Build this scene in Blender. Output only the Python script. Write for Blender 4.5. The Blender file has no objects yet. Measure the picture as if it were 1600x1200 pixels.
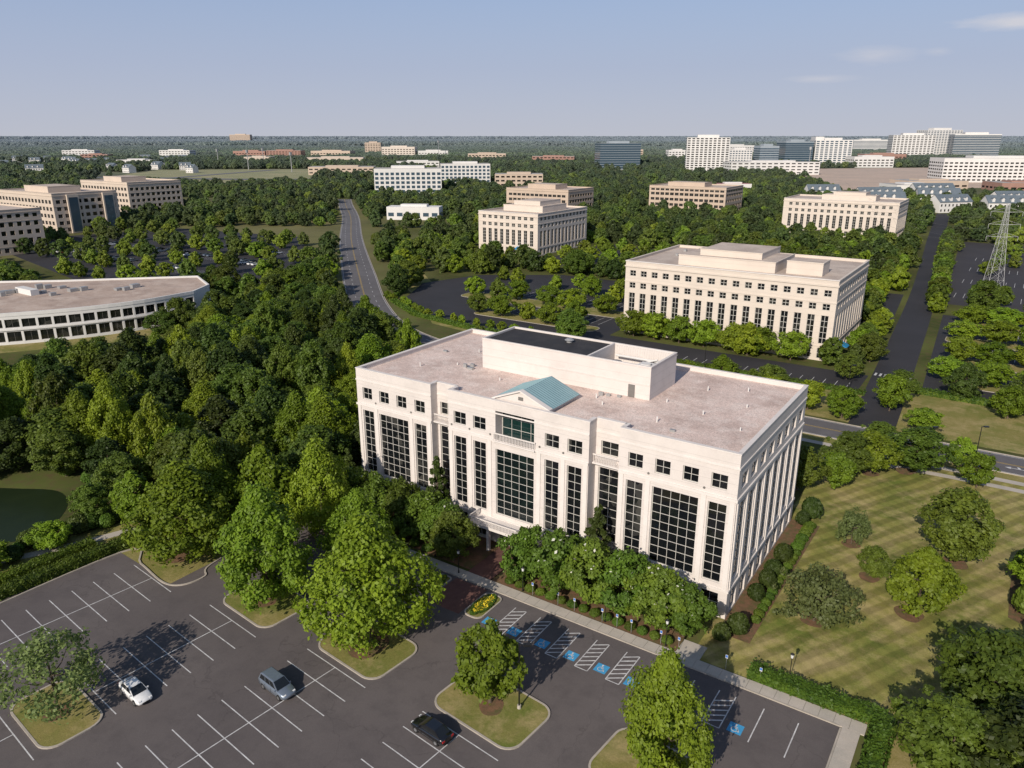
import bpy, math, random
import numpy as np
from mathutils import Vector
random.seed(7); rng=np.random.default_rng(7)
rad=math.radians
scene=bpy.context.scene
COL=scene.collection
# ------------------------------------------------------------------ materials
def newmat(name):
    m=bpy.data.materials.new(name); m.use_nodes=True
    nt=m.node_tree; b=nt.nodes["Principled BSDF"]
    return m,nt,b
def N(nt,t,**k):
    n=nt.nodes.new(t)
    for a,v in k.items(): setattr(n,a,v)
    return n
def noise(nt,vec,scale,detail=4,rough=.55):
    n=N(nt,'ShaderNodeTexNoise'); n.inputs['Scale'].default_value=scale
    n.inputs['Detail'].default_value=detail; n.inputs['Roughness'].default_value=rough
    nt.links.new(vec,n.inputs['Vector']); return n.outputs['Fac']
def ramp(nt,fac,a,b):
    n=N(nt,'ShaderNodeMapRange'); n.inputs['From Min'].default_value=a; n.inputs['From Max'].default_value=b
    nt.links.new(fac,n.inputs['Value']); return n.outputs['Result']
def mixc(nt,fac,a,b,mode='MIX'):
    n=N(nt,'ShaderNodeMix',data_type='RGBA',blend_type=mode)
    for s,v in ((n.inputs[0],fac),(n.inputs[6],a),(n.inputs[7],b)):
        if isinstance(v,(int,float)): s.default_value=v
        elif isinstance(v,tuple): s.default_value=(v[0],v[1],v[2],1)
        else: nt.links.new(v,s)
    return n.outputs[2]
def math_(nt,op,a,b=0.0):
    n=N(nt,'ShaderNodeMath',operation=op)
    for s,v in ((n.inputs[0],a),(n.inputs[1],b)):
        if isinstance(v,(int,float)): s.default_value=v
        else: nt.links.new(v,s)
    return n.outputs[0]
def scale_(nt,c,v):
    s=N(nt,'ShaderNodeVectorMath',operation='SCALE'); nt.links.new(c,s.inputs[0])
    if isinstance(v,(int,float)): s.inputs['Scale'].default_value=v
    else: nt.links.new(v,s.inputs['Scale'])
    return s.outputs[0]
def pos(nt): return N(nt,'ShaderNodeNewGeometry').outputs['Position']
def bump(nt,b,h,strength=.3,dist=.02):
    n=N(nt,'ShaderNodeBump'); n.inputs['Strength'].default_value=strength; n.inputs['Distance'].default_value=dist
    nt.links.new(h,n.inputs['Height']); nt.links.new(n.outputs[0],b.inputs['Normal'])
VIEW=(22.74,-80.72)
def painted_haze(nt,col,near=250,far=6000,tint=(.29,.34,.385),mx=.94,pw=.84):
    # air haze put into the base colour: cooler and paler with distance
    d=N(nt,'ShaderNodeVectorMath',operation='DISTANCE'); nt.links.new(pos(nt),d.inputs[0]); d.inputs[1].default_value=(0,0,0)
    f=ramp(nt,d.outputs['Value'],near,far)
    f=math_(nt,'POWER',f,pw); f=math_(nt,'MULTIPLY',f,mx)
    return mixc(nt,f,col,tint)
def surf(name,c1,c2=None,s1=.5,s2=12.,rough=.85,fine=.25,bmp=.2,bdist=.02,far=False,spec=.3,metal=0,stain=None,stain2=None,joint=None,crack=False):
    m,nt,b=newmat(name); c2=c2 or tuple(x*.8 for x in c1)
    P=pos(nt)
    f=ramp(nt,noise(nt,P,s1,5),.3,.7)
    c=mixc(nt,f,c1,c2)
    for q in (stain,stain2):
        if q:
            sc,col,amt=q
            c=mixc(nt,math_(nt,'MULTIPLY',ramp(nt,noise(nt,P,sc,8,.72),.46,.64),amt),c,col)
    g=noise(nt,P,s2,3,.7)
    k=ramp(nt,g,.2,.8)
    c=scale_(nt,c,math_(nt,'ADD',math_(nt,'MULTIPLY',k,fine*2),1-fine))
    if joint:
        sp=N(nt,'ShaderNodeSeparateXYZ'); nt.links.new(P,sp.inputs[0])
        fr_=math_(nt,'FRACT',math_(nt,'DIVIDE',sp.outputs[2],joint)); ln=math_(nt,'LESS_THAN',fr_,.035)
        c=scale_(nt,c,math_(nt,'SUBTRACT',1.0,math_(nt,'MULTIPLY',ln,.20)))
    if crack:
        mpn=N(nt,'ShaderNodeVectorMath',operation='ADD'); nz=N(nt,'ShaderNodeTexNoise'); nz.inputs['Scale'].default_value=.35; nz.inputs['Detail'].default_value=5; nt.links.new(P,nz.inputs['Vector'])
        nt.links.new(P,mpn.inputs[0]); nt.links.new(scale_(nt,nz.outputs['Color'],5.0),mpn.inputs[1])
        vo=N(nt,'ShaderNodeTexVoronoi',feature='DISTANCE_TO_EDGE'); vo.inputs['Scale'].default_value=.045; nt.links.new(mpn.outputs[0],vo.inputs['Vector'])
        ln=math_(nt,'SUBTRACT',1.0,ramp(nt,vo.outputs['Distance'],.001,.0035))
        c=scale_(nt,c,math_(nt,'SUBTRACT',1.0,math_(nt,'MULTIPLY',ln,.18)))
    if far: c=painted_haze(nt,c,mx=.6)
    nt.links.new(c,b.inputs['Base Color'])
    b.inputs['Roughness'].default_value=rough; b.inputs['Specular IOR Level'].default_value=spec; b.inputs['Metallic'].default_value=metal
    if bmp: bump(nt,b,g,bmp,bdist)
    return m
def leafmat(name,c1,c2):
    m,nt,b=newmat(name)
    P=pos(nt); oi=N(nt,'ShaderNodeObjectInfo')
    c=mixc(nt,ramp(nt,noise(nt,P,.45,3),.3,.7),c1,c2)
    r=math_(nt,'ADD',math_(nt,'MULTIPLY',oi.outputs['Random'],.65),.72)
    g=math_(nt,'ADD',math_(nt,'MULTIPLY',noise(nt,P,3.5,2),1.1),.45)
    hs=N(nt,'ShaderNodeHueSaturation'); nt.links.new(scale_(nt,c,math_(nt,'MULTIPLY',r,g)),hs.inputs['Color'])
    nt.links.new(math_(nt,'ADD',math_(nt,'MULTIPLY',math_(nt,'FRACT',math_(nt,'MULTIPLY',oi.outputs['Random'],7.3)),.034),.480),hs.inputs['Hue'])
    c=painted_haze(nt,hs.outputs[0])
    nt.links.new(c,b.inputs['Base Color']); b.inputs['Roughness'].default_value=.55; b.inputs['Specular IOR Level'].default_value=.3
    tr=N(nt,'ShaderNodeBsdfTranslucent'); nt.links.new(scale_(nt,c,1.4),tr.inputs['Color'])
    mx=N(nt,'ShaderNodeMixShader'); mx.inputs[0].default_value=.36
    nt.links.new(b.outputs[0],mx.inputs[1]); nt.links.new(tr.outputs[0],mx.inputs[2])
    nt.links.new(mx.outputs[0],nt.nodes['Material Output'].inputs['Surface'])
    return m
def plain(name,c,rough=.5,metal=0,spec=.5,coat=0):
    m,nt,b=newmat(name); P=N(nt,'ShaderNodeTexCoord').outputs['Object']
    cc=mixc(nt,ramp(nt,noise(nt,P,3,3),.3,.7),c,tuple(x*.88 for x in c)); nt.links.new(cc,b.inputs['Base Color'])
    b.inputs['Roughness'].default_value=rough; b.inputs['Metallic'].default_value=metal; b.inputs['Specular IOR Level'].default_value=spec
    b.inputs['Coat Weight'].default_value=coat; return m
def glass(name,c,c2,rough=.06):
    m,nt,b=newmat(name); P=pos(nt); oi=N(nt,'ShaderNodeObjectInfo')
    vo=N(nt,'ShaderNodeTexVoronoi'); vo.inputs['Scale'].default_value=.7; nt.links.new(P,vo.inputs['Vector'])
    f=ramp(nt,vo.outputs['Color'],.50,1.0); f=math_(nt,'MULTIPLY',f,math_(nt,'POWER',oi.outputs['Random'],1.5))
    nt.links.new(mixc(nt,f,c,c2),b.inputs['Base Color']); b.inputs['Roughness'].default_value=rough
    b.inputs['Specular IOR Level'].default_value=.75
    bump(nt,b,noise(nt,P,.35,2),.12,.05); return m

M={}
M['wall']=surf('pale_precast_panel',(.645,.590,.560),(.59,.54,.51),.25,5,.8,.05,.08,stain=(.35,(.48,.435,.41),.35),joint=1.3)
M['trim']=surf('pale_stone_trim',(.68,.63,.60),(.62,.575,.545),.5,6,.75,.05,.05)
M['wall_b']=surf('cream_stone_wall',(.62,.545,.475),(.56,.49,.43),.2,4,.85,.06,.05,joint=1.5)
M['tan']=surf('tan_stone_wall',(.50,.40,.32),(.45,.36,.29),.15,3,.85,.08,.05)
M['beige']=surf('beige_stone_wall',(.56,.47,.39),(.50,.42,.35),.15,3,.85,.08,.05)
M['white']=surf('white_wall',(.66,.64,.62),(.58,.57,.56),.05,1,.8,.06,0)
M['greywall']=surf('grey_wall',(.30,.34,.38),(.25,.29,.33),.05,1,.8,.06,0)
M['brick']=surf('red_brick_wall',(.34,.20,.16),(.29,.17,.14),.2,6,.85,.12,.05)
M['gravel']=surf('pink_roof_gravel',(.66,.525,.47),(.54,.42,.375),.10,6,.95,.48,.7,.05,stain=(.20,(.40,.30,.265),.6),stain2=(.5,(.74,.65,.60),.5))
M['roofb']=surf('beige_roof_membrane',(.54,.46,.40),(.43,.355,.305),.12,4,.95,.22,.1,stain=(.15,(.31,.25,.22),.6))
M['roofbrown']=surf('weathered_brown_roof',(.46,.36,.30),(.37,.28,.23),.10,3,.95,.22,.1,stain=(.12,(.27,.20,.17),.7),stain2=(.3,(.54,.46,.40),.5))
M['roofg']=surf('grey_roof_membrane',(.40,.38,.36),(.30,.28,.27),.1,3,.95,.15,.1)
M['black_roof']=surf('black_roof_membrane',(.024,.024,.028),(.036,.035,.038),.4,8,.85,.15,.2,stain=(.3,(.06,.055,.055),.5))
M['teal']=surf('teal_metal_roof',(.215,.33,.365),(.185,.29,.325),.5,6,.38,.05,0,spec=.5)
M['slate']=surf('grey_slate_roof',(.13,.16,.19),(.10,.125,.15),.5,4,.8,.1,.1)
M['glass']=glass('dark_window_glass',(.006,.007,.009),(.085,.082,.075))
M['tealglass']=glass('teal_window_glass',(.006,.010,.011),(.03,.05,.045))
M['tealglass2']=glass('bright_teal_window_glass',(.007,.024,.023),(.03,.12,.11))
M['blueglass']=glass('blue_curtain_glass',(.045,.075,.105),(.10,.15,.19),.1)
M['mullion']=plain('white_window_frame',(.55,.53,.49),.5)
M['mull_dark']=plain('dark_window_frame',(.16,.15,.14),.5)
M['asphalt']=surf('worn_asphalt',(.124,.108,.106),(.097,.084,.084),.07,16,.9,.24,.5,.01,stain=(.35,(.078,.068,.069),.5),crack=True)
M['asphalt_new']=surf('black_sealed_asphalt',(.028,.027,.031),(.040,.038,.043),.07,12,.8,.2,.3,.01)
M['asphalt_mid']=surf('dark_grey_asphalt',(.05,.046,.050),(.04,.037,.042),.07,12,.85,.2,.3,.01)
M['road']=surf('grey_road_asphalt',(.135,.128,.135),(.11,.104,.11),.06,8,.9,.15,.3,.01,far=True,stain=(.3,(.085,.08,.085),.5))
M['concrete']=surf('pale_concrete',(.46,.41,.36),(.37,.34,.30),.4,10,.9,.14,.2)
M['kerb']=surf('concrete_kerb',(.42,.37,.32),(.31,.28,.24),.8,10,.9,.15,.2)
M['paint']=surf('white_road_paint',(.66,.66,.66),(.42,.41,.42),1.2,20,.7,.25,0,stain=(1.6,(.25,.24,.24),.5))
M['yellow']=surf('yellow_road_paint',(.50,.33,.07),(.36,.25,.06),1.2,20,.7,.2,0)
M['blue']=surf('blue_road_paint',(.06,.32,.58),(.05,.26,.48),1.5,20,.7,.15,0)
M['mulch']=surf('red_brown_mulch',(.19,.105,.06),(.12,.07,.04),1.2,18,.95,.4,.8,.05,stain=(.6,(.08,.10,.03),.7))
M['paver']=surf('red_brick_paving',(.15,.075,.062),(.11,.055,.047),1,8,.9,.25,.3)
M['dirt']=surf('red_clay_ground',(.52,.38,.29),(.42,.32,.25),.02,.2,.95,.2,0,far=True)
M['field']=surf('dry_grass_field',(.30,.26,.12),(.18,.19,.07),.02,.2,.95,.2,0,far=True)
M['metal']=plain('galvanised_steel',(.38,.38,.38),.5,.4)
M['steel']=plain('pale_weathered_steel',(.48,.48,.48),.6,.1)
M['blackmetal']=plain('black_painted_metal',(.012,.012,.012),.4)
M['bark']=surf('brown_bark',(.12,.09,.065),(.08,.06,.045),2,20,.95,.3,.8,.05)
M['red']=plain('red_lamp_lens',(.4,.02,.02),.25); M['lens']=plain('clear_lamp_lens',(.7,.7,.7),.15)
M['tyre']=plain('black_rubber',(.012,.012,.012),.85); M['rim']=plain('alloy_rim',(.45,.45,.46),.35,.8)
M['carwhite']=plain('white_car_paint',(.75,.75,.75),.3,0,.5,.8)
M['cargrey']=plain('blue_grey_car_paint',(.22,.26,.32),.3,.5,.5,.8)
M['carblack']=plain('black_car_paint',(.008,.008,.010),.2,0,.6,1)
M['carred']=plain('red_car_paint',(.28,.02,.02),.3,0,.5,.8)
M['carglass']=plain('tinted_car_glass',(.012,.014,.016),.06,0,.8)
M['signblue']=plain('blue_sign_face',(.03,.15,.5),.5)
M['awning']=plain('blue_awning_cloth',(.02,.22,.46),.7)
M['redroof']=plain('red_canopy_roof',(.30,.05,.045),.6)
M['flower_y']=plain('yellow_flower',(.65,.50,.02),.7); M['flower_w']=plain('white_flower',(.50,.50,.42),.7)
L={}
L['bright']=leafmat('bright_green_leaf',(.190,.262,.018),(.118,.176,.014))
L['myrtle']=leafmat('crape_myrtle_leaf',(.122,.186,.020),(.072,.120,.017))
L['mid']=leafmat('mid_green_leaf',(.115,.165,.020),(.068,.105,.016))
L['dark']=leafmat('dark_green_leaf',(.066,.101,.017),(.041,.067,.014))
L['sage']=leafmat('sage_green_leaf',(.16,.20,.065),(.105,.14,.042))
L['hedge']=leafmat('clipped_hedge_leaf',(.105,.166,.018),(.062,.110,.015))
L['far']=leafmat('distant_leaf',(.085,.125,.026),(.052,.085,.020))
# ground
def ground_mat():
    m,nt,b=newmat('wooded_ground'); P=pos(nt)
    c=mixc(nt,ramp(nt,noise(nt,P,.03,5),.4,.62),(.050,.062,.018),(.105,.120,.034))
    c=mixc(nt,ramp(nt,noise(nt,P,.6,4),.45,.75),c,(.100,.078,.038))
    c=mixc(nt,math_(nt,'MULTIPLY',ramp(nt,noise(nt,P,.0022,6,.6),.52,.62),.6),c,(.20,.18,.09))
    c=painted_haze(nt,c,600,6000,(.24,.285,.325))
    nt.links.new(c,b.inputs['Base Color']); b.inputs['Roughness'].default_value=1; b.inputs['Specular IOR Level'].default_value=.1
    return m
def lawn_mat(name,c1,c2,stripe=True,c3=(.33,.265,.125)):
    m,nt,b=newmat(name); P=pos(nt)
    c=mixc(nt,ramp(nt,noise(nt,P,.06,8,.72),.38,.56),c1,c2)
    c=mixc(nt,math_(nt,'MULTIPLY',ramp(nt,noise(nt,P,.13,9,.78),.47,.60),.8),c,c3)
    if stripe:
        for ang,w,sc in ((28,.17,.13),(-52,.05,.19)):
            mp=N(nt,'ShaderNodeMapping'); mp.inputs['Rotation'].default_value=(0,0,rad(ang)); nt.links.new(P,mp.inputs['Vector'])
            wv=N(nt,'ShaderNodeTexWave'); wv.inputs['Scale'].default_value=sc; wv.inputs['Distortion'].default_value=1.4; wv.inputs['Detail'].default_value=2
            nt.links.new(mp.outputs[0],wv.inputs['Vector'])
            v=math_(nt,'ADD',math_(nt,'MULTIPLY',ramp(nt,wv.outputs['Fac'],.3,.7),w*2),1-w); c=scale_(nt,c,v)
    g=noise(nt,P,5,6,.8)
    c=scale_(nt,c,math_(nt,'ADD',math_(nt,'MULTIPLY',g,1.0),.5))
    nt.links.new(c,b.inputs['Base Color']); b.inputs['Roughness'].default_value=1; b.inputs['Specular IOR Level'].default_value=.15
    bump(nt,b,g,.6,.08); return m
M['ground']=ground_mat()
M['lawn']=lawn_mat('mown_lawn',(.105,.132,.026),(.225,.205,.060))
M['lawn2']=lawn_mat('verge_grass',(.125,.15,.032),(.22,.19,.065),False)
def water():
    m,nt,b=newmat('dark_pond_water'); P=pos(nt)
    nt.links.new(mixc(nt,noise(nt,P,.3,4),(.010,.018,.008),(.020,.030,.012)),b.inputs['Base Color']); b.inputs['Roughness'].default_value=.3; b.inputs['Specular IOR Level'].default_value=.08
    bump(nt,b,noise(nt,P,1.5,3),.15,.05); return m
M['water']=water()
# ------------------------------------------------------------------ mesh builder
class MB:
    def __init__(s): s.v=[]; s.f=[]; s.m=[]; s.mats=[]
    def mi(s,mat):
        if mat not in s.mats: s.mats.append(mat)
        return s.mats.index(mat)
    def poly(s,pts,mat):
        n=len(s.v); s.v+= [tuple(p) for p in pts]; s.f.append(tuple(range(n,n+len(pts)))); s.m.append(s.mi(mat))
    def box(s,x0,x1,y0,y1,z0,z1,mat,top=None):
        n=len(s.v)
        s.v+=[(x0,y0,z0),(x1,y0,z0),(x1,y1,z0),(x0,y1,z0),(x0,y0,z1),(x1,y0,z1),(x1,y1,z1),(x0,y1,z1)]
        i=s.mi(mat); t=s.mi(top) if top else i
        for q,k in (((3,2,1,0),i),((4,5,6,7),t),((0,1,5,4),i),((1,2,6,5),i),((2,3,7,6),i),((3,0,4,7),i)):
            s.f.append(tuple(n+a for a in q)); s.m.append(k)
    def tube(s,p0,p1,r0,r1,mat,n=8,caps=True):
        p0=Vector(p0);p1=Vector(p1); d=(p1-p0).normalized(); a=d.orthogonal().normalized(); b=d.cross(a)
        k=len(s.v)
        for p,r in ((p0,r0),(p1,r1)):
            for i in range(n):
                t=2*math.pi*i/n; s.v.append(tuple(p+a*math.cos(t)*r+b*math.sin(t)*r))
        i_=s.mi(mat)
        for i in range(n):
            j=(i+1)%n; s.f.append((k+i,k+j,k+n+j,k+n+i)); s.m.append(i_)
        if caps:
            s.f.append(tuple(k+i for i in reversed(range(n)))); s.m.append(i_)
            s.f.append(tuple(k+n+i for i in range(n))); s.m.append(i_)
    def ring(s,rings,mat,cap=True):
        k=len(s.v); n=len(rings[0]); i_=s.mi(mat)
        for r in rings: s.v+=[tuple(p) for p in r]
        for a in range(len(rings)-1):
            for i in range(n):
                j=(i+1)%n; s.f.append((k+a*n+i,k+a*n+j,k+(a+1)*n+j,k+(a+1)*n+i)); s.m.append(i_)
        if cap:
            s.f.append(tuple(k+i for i in reversed(range(n)))); s.m.append(i_)
            o=k+(len(rings)-1)*n; s.f.append(tuple(o+i for i in range(n))); s.m.append(i_)
    def mesh(s,name,smooth=False):
        me=bpy.data.meshes.new(name); me.from_pydata(s.v,[],s.f)
        for m in s.mats: me.materials.append(m)
        me.polygons.foreach_set('material_index',s.m)
        if smooth: me.polygons.foreach_set('use_smooth',[True]*len(s.f))
        me.update(); return me
def obj(name,data=None,parent=None,loc=(0,0,0),rz=0,scale=None,**props):
    o=bpy.data.objects.new(name,data); COL.objects.link(o)
    o.location=loc; o.rotation_euler=(0,0,rz)
    if scale is not None: o.scale=scale
    if parent is not None: o.parent=parent
    for k,v in props.items(): o[k]=v
    return o
def struct(name,mb,**k): return obj(name,mb.mesh(name),kind='structure',**k)
# ------------------------------------------------------------------ path tools
def cat(pts,n=12):
    P=np.array(pts,float); Q=np.vstack([2*P[0]-P[1],P,2*P[-1]-P[-2]]); out=[]
    for i in range(1,len(Q)-2):
        for t in np.linspace(0,1,n,endpoint=False):
            a,b,c,d=Q[i-1],Q[i],Q[i+1],Q[i+2]
            out.append(.5*((2*b)+(c-a)*t+(2*a-5*b+4*c-d)*t*t+(3*b-a-3*c+d)*t**3))
    out.append(P[-1]); return np.array(out)
def normals(P,closed=False):
    if closed: T=np.roll(P,-1,0)-np.roll(P,1,0)
    else: T=np.gradient(P,axis=0)
    T=T[:,:2]/np.linalg.norm(T[:,:2],axis=1)[:,None]; return np.stack([-T[:,1],T[:,0]],1)
def ribbon(mb,P,a,b,z,mat,closed=False):
    P=np.array(P,float)[:,:2]; n=normals(P,closed); a=np.broadcast_to(a,len(P)); b=np.broadcast_to(b,len(P))
    A=P+n*a[:,None]; B=P+n*b[:,None]; r=range(len(P) if closed else len(P)-1)
    for i in r:
        j=(i+1)%len(P); mb.poly([(*B[i],z),(*B[j],z),(*A[j],z),(*A[i],z)] if a[0]>b[0] else [(*A[i],z),(*A[j],z),(*B[j],z),(*B[i],z)],mat)
def sweep(mb,P,a,b,z0,z1,mat,closed=False):
    P=np.array(P,float)[:,:2]; n=normals(P,closed); A=P+n*a; B=P+n*b
    for i in range(len(P) if closed else len(P)-1):
        j=(i+1)%len(P)
        mb.poly([(*A[i],z1),(*A[j],z1),(*B[j],z1),(*B[i],z1)],mat)
        mb.poly([(*A[i],z0),(*A[j],z0),(*A[j],z1),(*A[i],z1)],mat)
        mb.poly([(*B[i],z0),(*B[j],z0),(*B[j],z1),(*B[i],z1)],mat)
def rrect(x0,x1,y0,y1,r,n=6,rot=0,c=None):
    pts=[]
    for cx,cy,a0 in ((x1-r,y1-r,0),(x0+r,y1-r,90),(x0+r,y0+r,180),(x1-r,y0+r,270)):
        for i in range(n+1):
            t=rad(a0+90*i/n); pts.append((cx+r*math.cos(t),cy+r*math.sin(t)))
    P=np.array(pts)
    if rot:
        c=np.array(c if c else ((x0+x1)/2,(y0+y1)/2)); R_=np.array([[math.cos(rot),-math.sin(rot)],[math.sin(rot),math.cos(rot)]]); P=(P-c)@R_.T+c
    return P
def dots(P,step):
    P=np.array(P); d=np.r_[0,np.cumsum(np.linalg.norm(np.diff(P,axis=0),axis=1))]; s=np.arange(0,d[-1],step)
    return np.stack([np.interp(s,d,P[:,0]),np.interp(s,d,P[:,1])],1)
def inpoly(pts,poly):
    x,y=pts[:,0],pts[:,1]; c=np.zeros(len(pts),bool); n=len(poly)
    for i in range(n):
        x0,y0=poly[i]; x1,y1=poly[i-1]
        if y0==y1: continue
        c^=((y0>y)!=(y1>y))&(x<(x1-x0)*(y-y0)/(y1-y0)+x0)
    return c
# camera frame: lateral / forward metres from the camera position along its heading
A_=rad(34); Fv=np.array([-math.sin(A_),math.cos(A_)]); Rv=np.array([math.cos(A_),math.sin(A_)]); CAM_XY=np.array(VIEW)
def W(lat,fwd): p=CAM_XY+lat*Rv+fwd*Fv; return (float(p[0]),float(p[1]))
EXCL=[]   # polygons without trees
# ------------------------------------------------------------------ ground & roads
mb=MB(); mb.poly([(-16000,-3000,0),(14000,-3000,0),(14000,22000,0),(-16000,22000,0)],M['ground']); struct('ground',mb)
mb=MB(); mb.poly([(-1,-9,.012),(110,-9,.012),(110,62,.012),(-1,66,.012)],M['lawn'])
struct('lawn',mb)
mb=MB()
for q in ([(-70,80),(110,82),(110,110),(3,110),(3,101),(-70,99)],[(-75,40),(-75,66),(-1,66),(110,62),(110,70),(-75,70)],[(-180,95),(-150,82),(-120,74),(-75,70),(-75,60),(-110,62),(-160,85),(-190,105)],
          [(-150,120),(-130,100),(-70,90),(-70,99),(-125,110),(-158,140),(-205,180),(-230,210),(-240,205),(-190,150)],
          [(20,-9),(110,-9),(110,-60),(20,-60)],[(-122,-45),(-92,-45),(-84,-24),(-78,-24),(-78,-62),(-122,-62)],
          [(-222,-20),(-205,8),(-188,36),(-178,64),(-190,70),(-200,45),(-222,15),(-245,-8)]):
    mb.poly([(x,y,.008) for x,y in q],M['lawn2'])
struct('grass_verge',mb)
MAIN=cat([(-520,440),(-470,393),(-392,322),(-300,232),(-212,150),(-163,106),(-130,84),(-95,76),(-40,74.5),(60,74.5),(160,76)],14)
wid=np.interp(MAIN[:,0],[-520,-400,-212,-120,-60,200],[12,12,14,13,10,8])
mb=MB(); ribbon(mb,MAIN,wid/2,-wid/2,.02,M['road']); struct('road',mb)
mb=MB()
ribbon(mb,MAIN,wid/2-.35,wid/2-.5,.028,M['paint']); ribbon(mb,MAIN,-wid/2+.5,-wid/2+.35,.028,M['paint'])
for s in (.10,-.22): ribbon(mb,MAIN,s+.12,s,.028,M['yellow'])
D=dots(MAIN,3.0)
for k in range(0,len(D)-1,3):
    if D[k][0]>-100: break
    for off in (3.4,-3.4): ribbon(mb,D[k:k+2],off+.08,off-.08,.029,M['paint'])
def arrow(mb,x,y,d):  # turn arrow painted on the lane
    z=.03
    mb.poly([(x,y-.1,z),(x+2.4*d,y-.1,z),(x+2.4*d,y+.12,z),(x,y+.12,z)] if d>0 else [(x+2.4*d,y-.1,z),(x,y-.1,z),(x,y+.12,z),(x+2.4*d,y+.12,z)],M['paint'])
    mb.poly([(x+2.4*d,y-.5,z),(x+3.4*d,y,z),(x+2.4*d,y+.5,z)][::(1 if d>0 else -1)],M['paint'])
    mb.poly([(x+.8*d,y,z+.001),(x+1.2*d,y,z+.001),(x+1.5*d,y+.9,z+.001),(x+1.1*d,y+.9,z+.001)],M['paint'])
arrow(mb,22,72.8,-1); arrow(mb,30,72.7,-1)
struct('road_marking',mb)
mb=MB(); n=normals(MAIN)
for sgn in (1,-1):
    Q=MAIN[:,:2]+n*(sgn*(wid/2+.12))[:,None]; sweep(mb,Q,.12,-.12,0,.14,M['kerb'])
struct('road_kerb',mb)
mb=MB(); wm=MAIN[MAIN[:,0]>-230]; wd=wid[MAIN[:,0]>-230]
ribbon(mb,wm,-wd/2-3.0,-wd/2-4.6,.022,M['concrete']); ribbon(mb,cat([(-8,56),(10,61.5),(40,62.5),(110,61)],6),.8,-.8,.024,M['concrete'])
ribbon(mb,cat([(-140,-8),(-119,-14),(-104,-10),(-92,-14),(-84,-20),(-78,-16)],8),.9,-.9,.022,M['concrete'])
ribbon(mb,cat([(-122,-52),(-104,-51),(-92,-47),(-86,-38),(-82,-28)],8),.8,-.8,.022,M['concrete'])
struct('pavement',mb)
# drives and lots
mb=MB()
NR=cat([(3,80),(1,120),(-5,226),(-13,330),(-22,438),(-34,600)],8)
ribbon(mb,NR,4.4,-4.4,.022,M['asphalt_new'])
def flat(mb,q,z,mat): mb.poly([(x,y,z) for x,y in q],mat)
LOTB=[(-76,104),(-4,104),(-4,118),(-76,118)]
flat(mb,LOTB,.018,M['asphalt_new'])
LOTBW=[(-178,152),(-162,122),(-140,109),(-110,103.5),(-76,104),(-76,118),(-79,175),(-78,200),(-140,200),(-170,180)]
flat(mb,LOTBW,.018,M['asphalt_new'])
LOTE=[(8.5,112),(80,112),(80,205),(4,205)]; flat(mb,LOTE,.018,M['asphalt_new'])
LOTE2=[(2,225),(110,225),(110,420),(-8,420)]; flat(mb,LOTE2,.018,M['asphalt_mid'])
LOTH=[(-455,140),(-400,95),(-270,70),(-228,120),(-250,150),(-330,225),(-440,210)]; flat(mb,LOTH,.018,M['asphalt_new'])
LOTBB=[(-70,176),(-8,176),(-12,235),(-70,235)]; flat(mb,LOTBB,.018,M['asphalt_new'])
LOTD=[(-170,225),(-120,215),(-120,290),(-170,300)]; flat(mb,LOTD,.018,M['asphalt_new'])
struct('parking_lot',mb)
mb=MB()
for x in np.arange(-70,-6,2.75): mb.box(x,x+.12,104.3,109.3,.0,.026,M['paint'])
for x in np.arange(12,70,2.75):
    for y in (130,152,178): mb.box(x,x+.12,y,y+10,.0,.026,M['paint'])
for x in np.arange(-130,-84,2.8): mb.box(x,x+.12,128,138,0,.026,M['paint']); mb.box(x,x+.12,152,162,0,.026,M['paint'])
for x in np.arange(-400,-260,2.9):
    for y in (110,140,170): mb.box(x,x+.15,y,y+10,0,.03,M['paint'])
for x in np.arange(4,100,3.0):
    for y in (240,275,310,345): mb.box(x,x+.15,y,y+10,0,.03,M['paint'])
for k in range(8): mb.box(-3+k*1.1,-2.5+k*1.1,119.2,121.6,0,.031,M['paint'])
struct('parking_marking',mb)
mb=MB()
for q in (rrect(-150,-82,139,149,3),rrect(-128,-82,118,125,2.5),rrect(9,74,141,149,2.5),rrect(12,78,120,128,2.5),rrect(8,72,166,174,2.5),rrect(8,72,190,198,2.5)):
    mb.poly([(x,y,.12) for x,y in q],M['lawn2']); sweep(mb,q,0,.22,0,.14,M['kerb'],True)
struct('grass_island',mb)
# ---- near lot
mb=MB(); flat(mb,[(-77.6,-33),(-72,-33.2),(-64,-34),(-64,-11),(15.7,-11),(15.7,-95),(-84,-95),(-80,-52)],.016,M['asphalt'])
flat(mb,[(-64,-11),(-64,-8.5),(-44,-8.5),(-40,-11)],.016,M['asphalt'])
struct('parking_lot',mb)
mk=MB(); th=rad(-5.4); U=np.array([math.cos(th),math.sin(th)]); V=np.array([-math.sin(th),math.cos(th)])
def line(a,b,w=.115,z=.022,mat=None):
    a=np.array(a,float);b=np.array(b,float); d=(b-a)/np.linalg.norm(b-a); n_=np.array([-d[1],d[0]])*w/2
    mk.poly([(*(a-n_),z),(*(b-n_),z),(*(b+n_),z),(*(a+n_),z)],mat or M['paint'])
rows=[((-67.3,-34.3),0,11),((-50.3,-34.2),0,6),((-33.3,-33.2),0,9),((-15.6,-33.4),0,7),((2.3,-31.5),0,6)]
for (cx,cy),k0,k1 in rows:
    c=np.array([cx,cy])
    for k in range(k0,k1+1):
        o=c-V*2.72*k
        line(o-U*5.15,o+U*5.15)
    line(c,c-V*2.72*k1,z=.025)
c=np.array([-50.3-2.2,-58.2])
for k in range(8):
    o=c-V*2.72*k; line(o-U*5.15,o+U*5.15)
line(c,c-V*20,z=.025)
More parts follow.
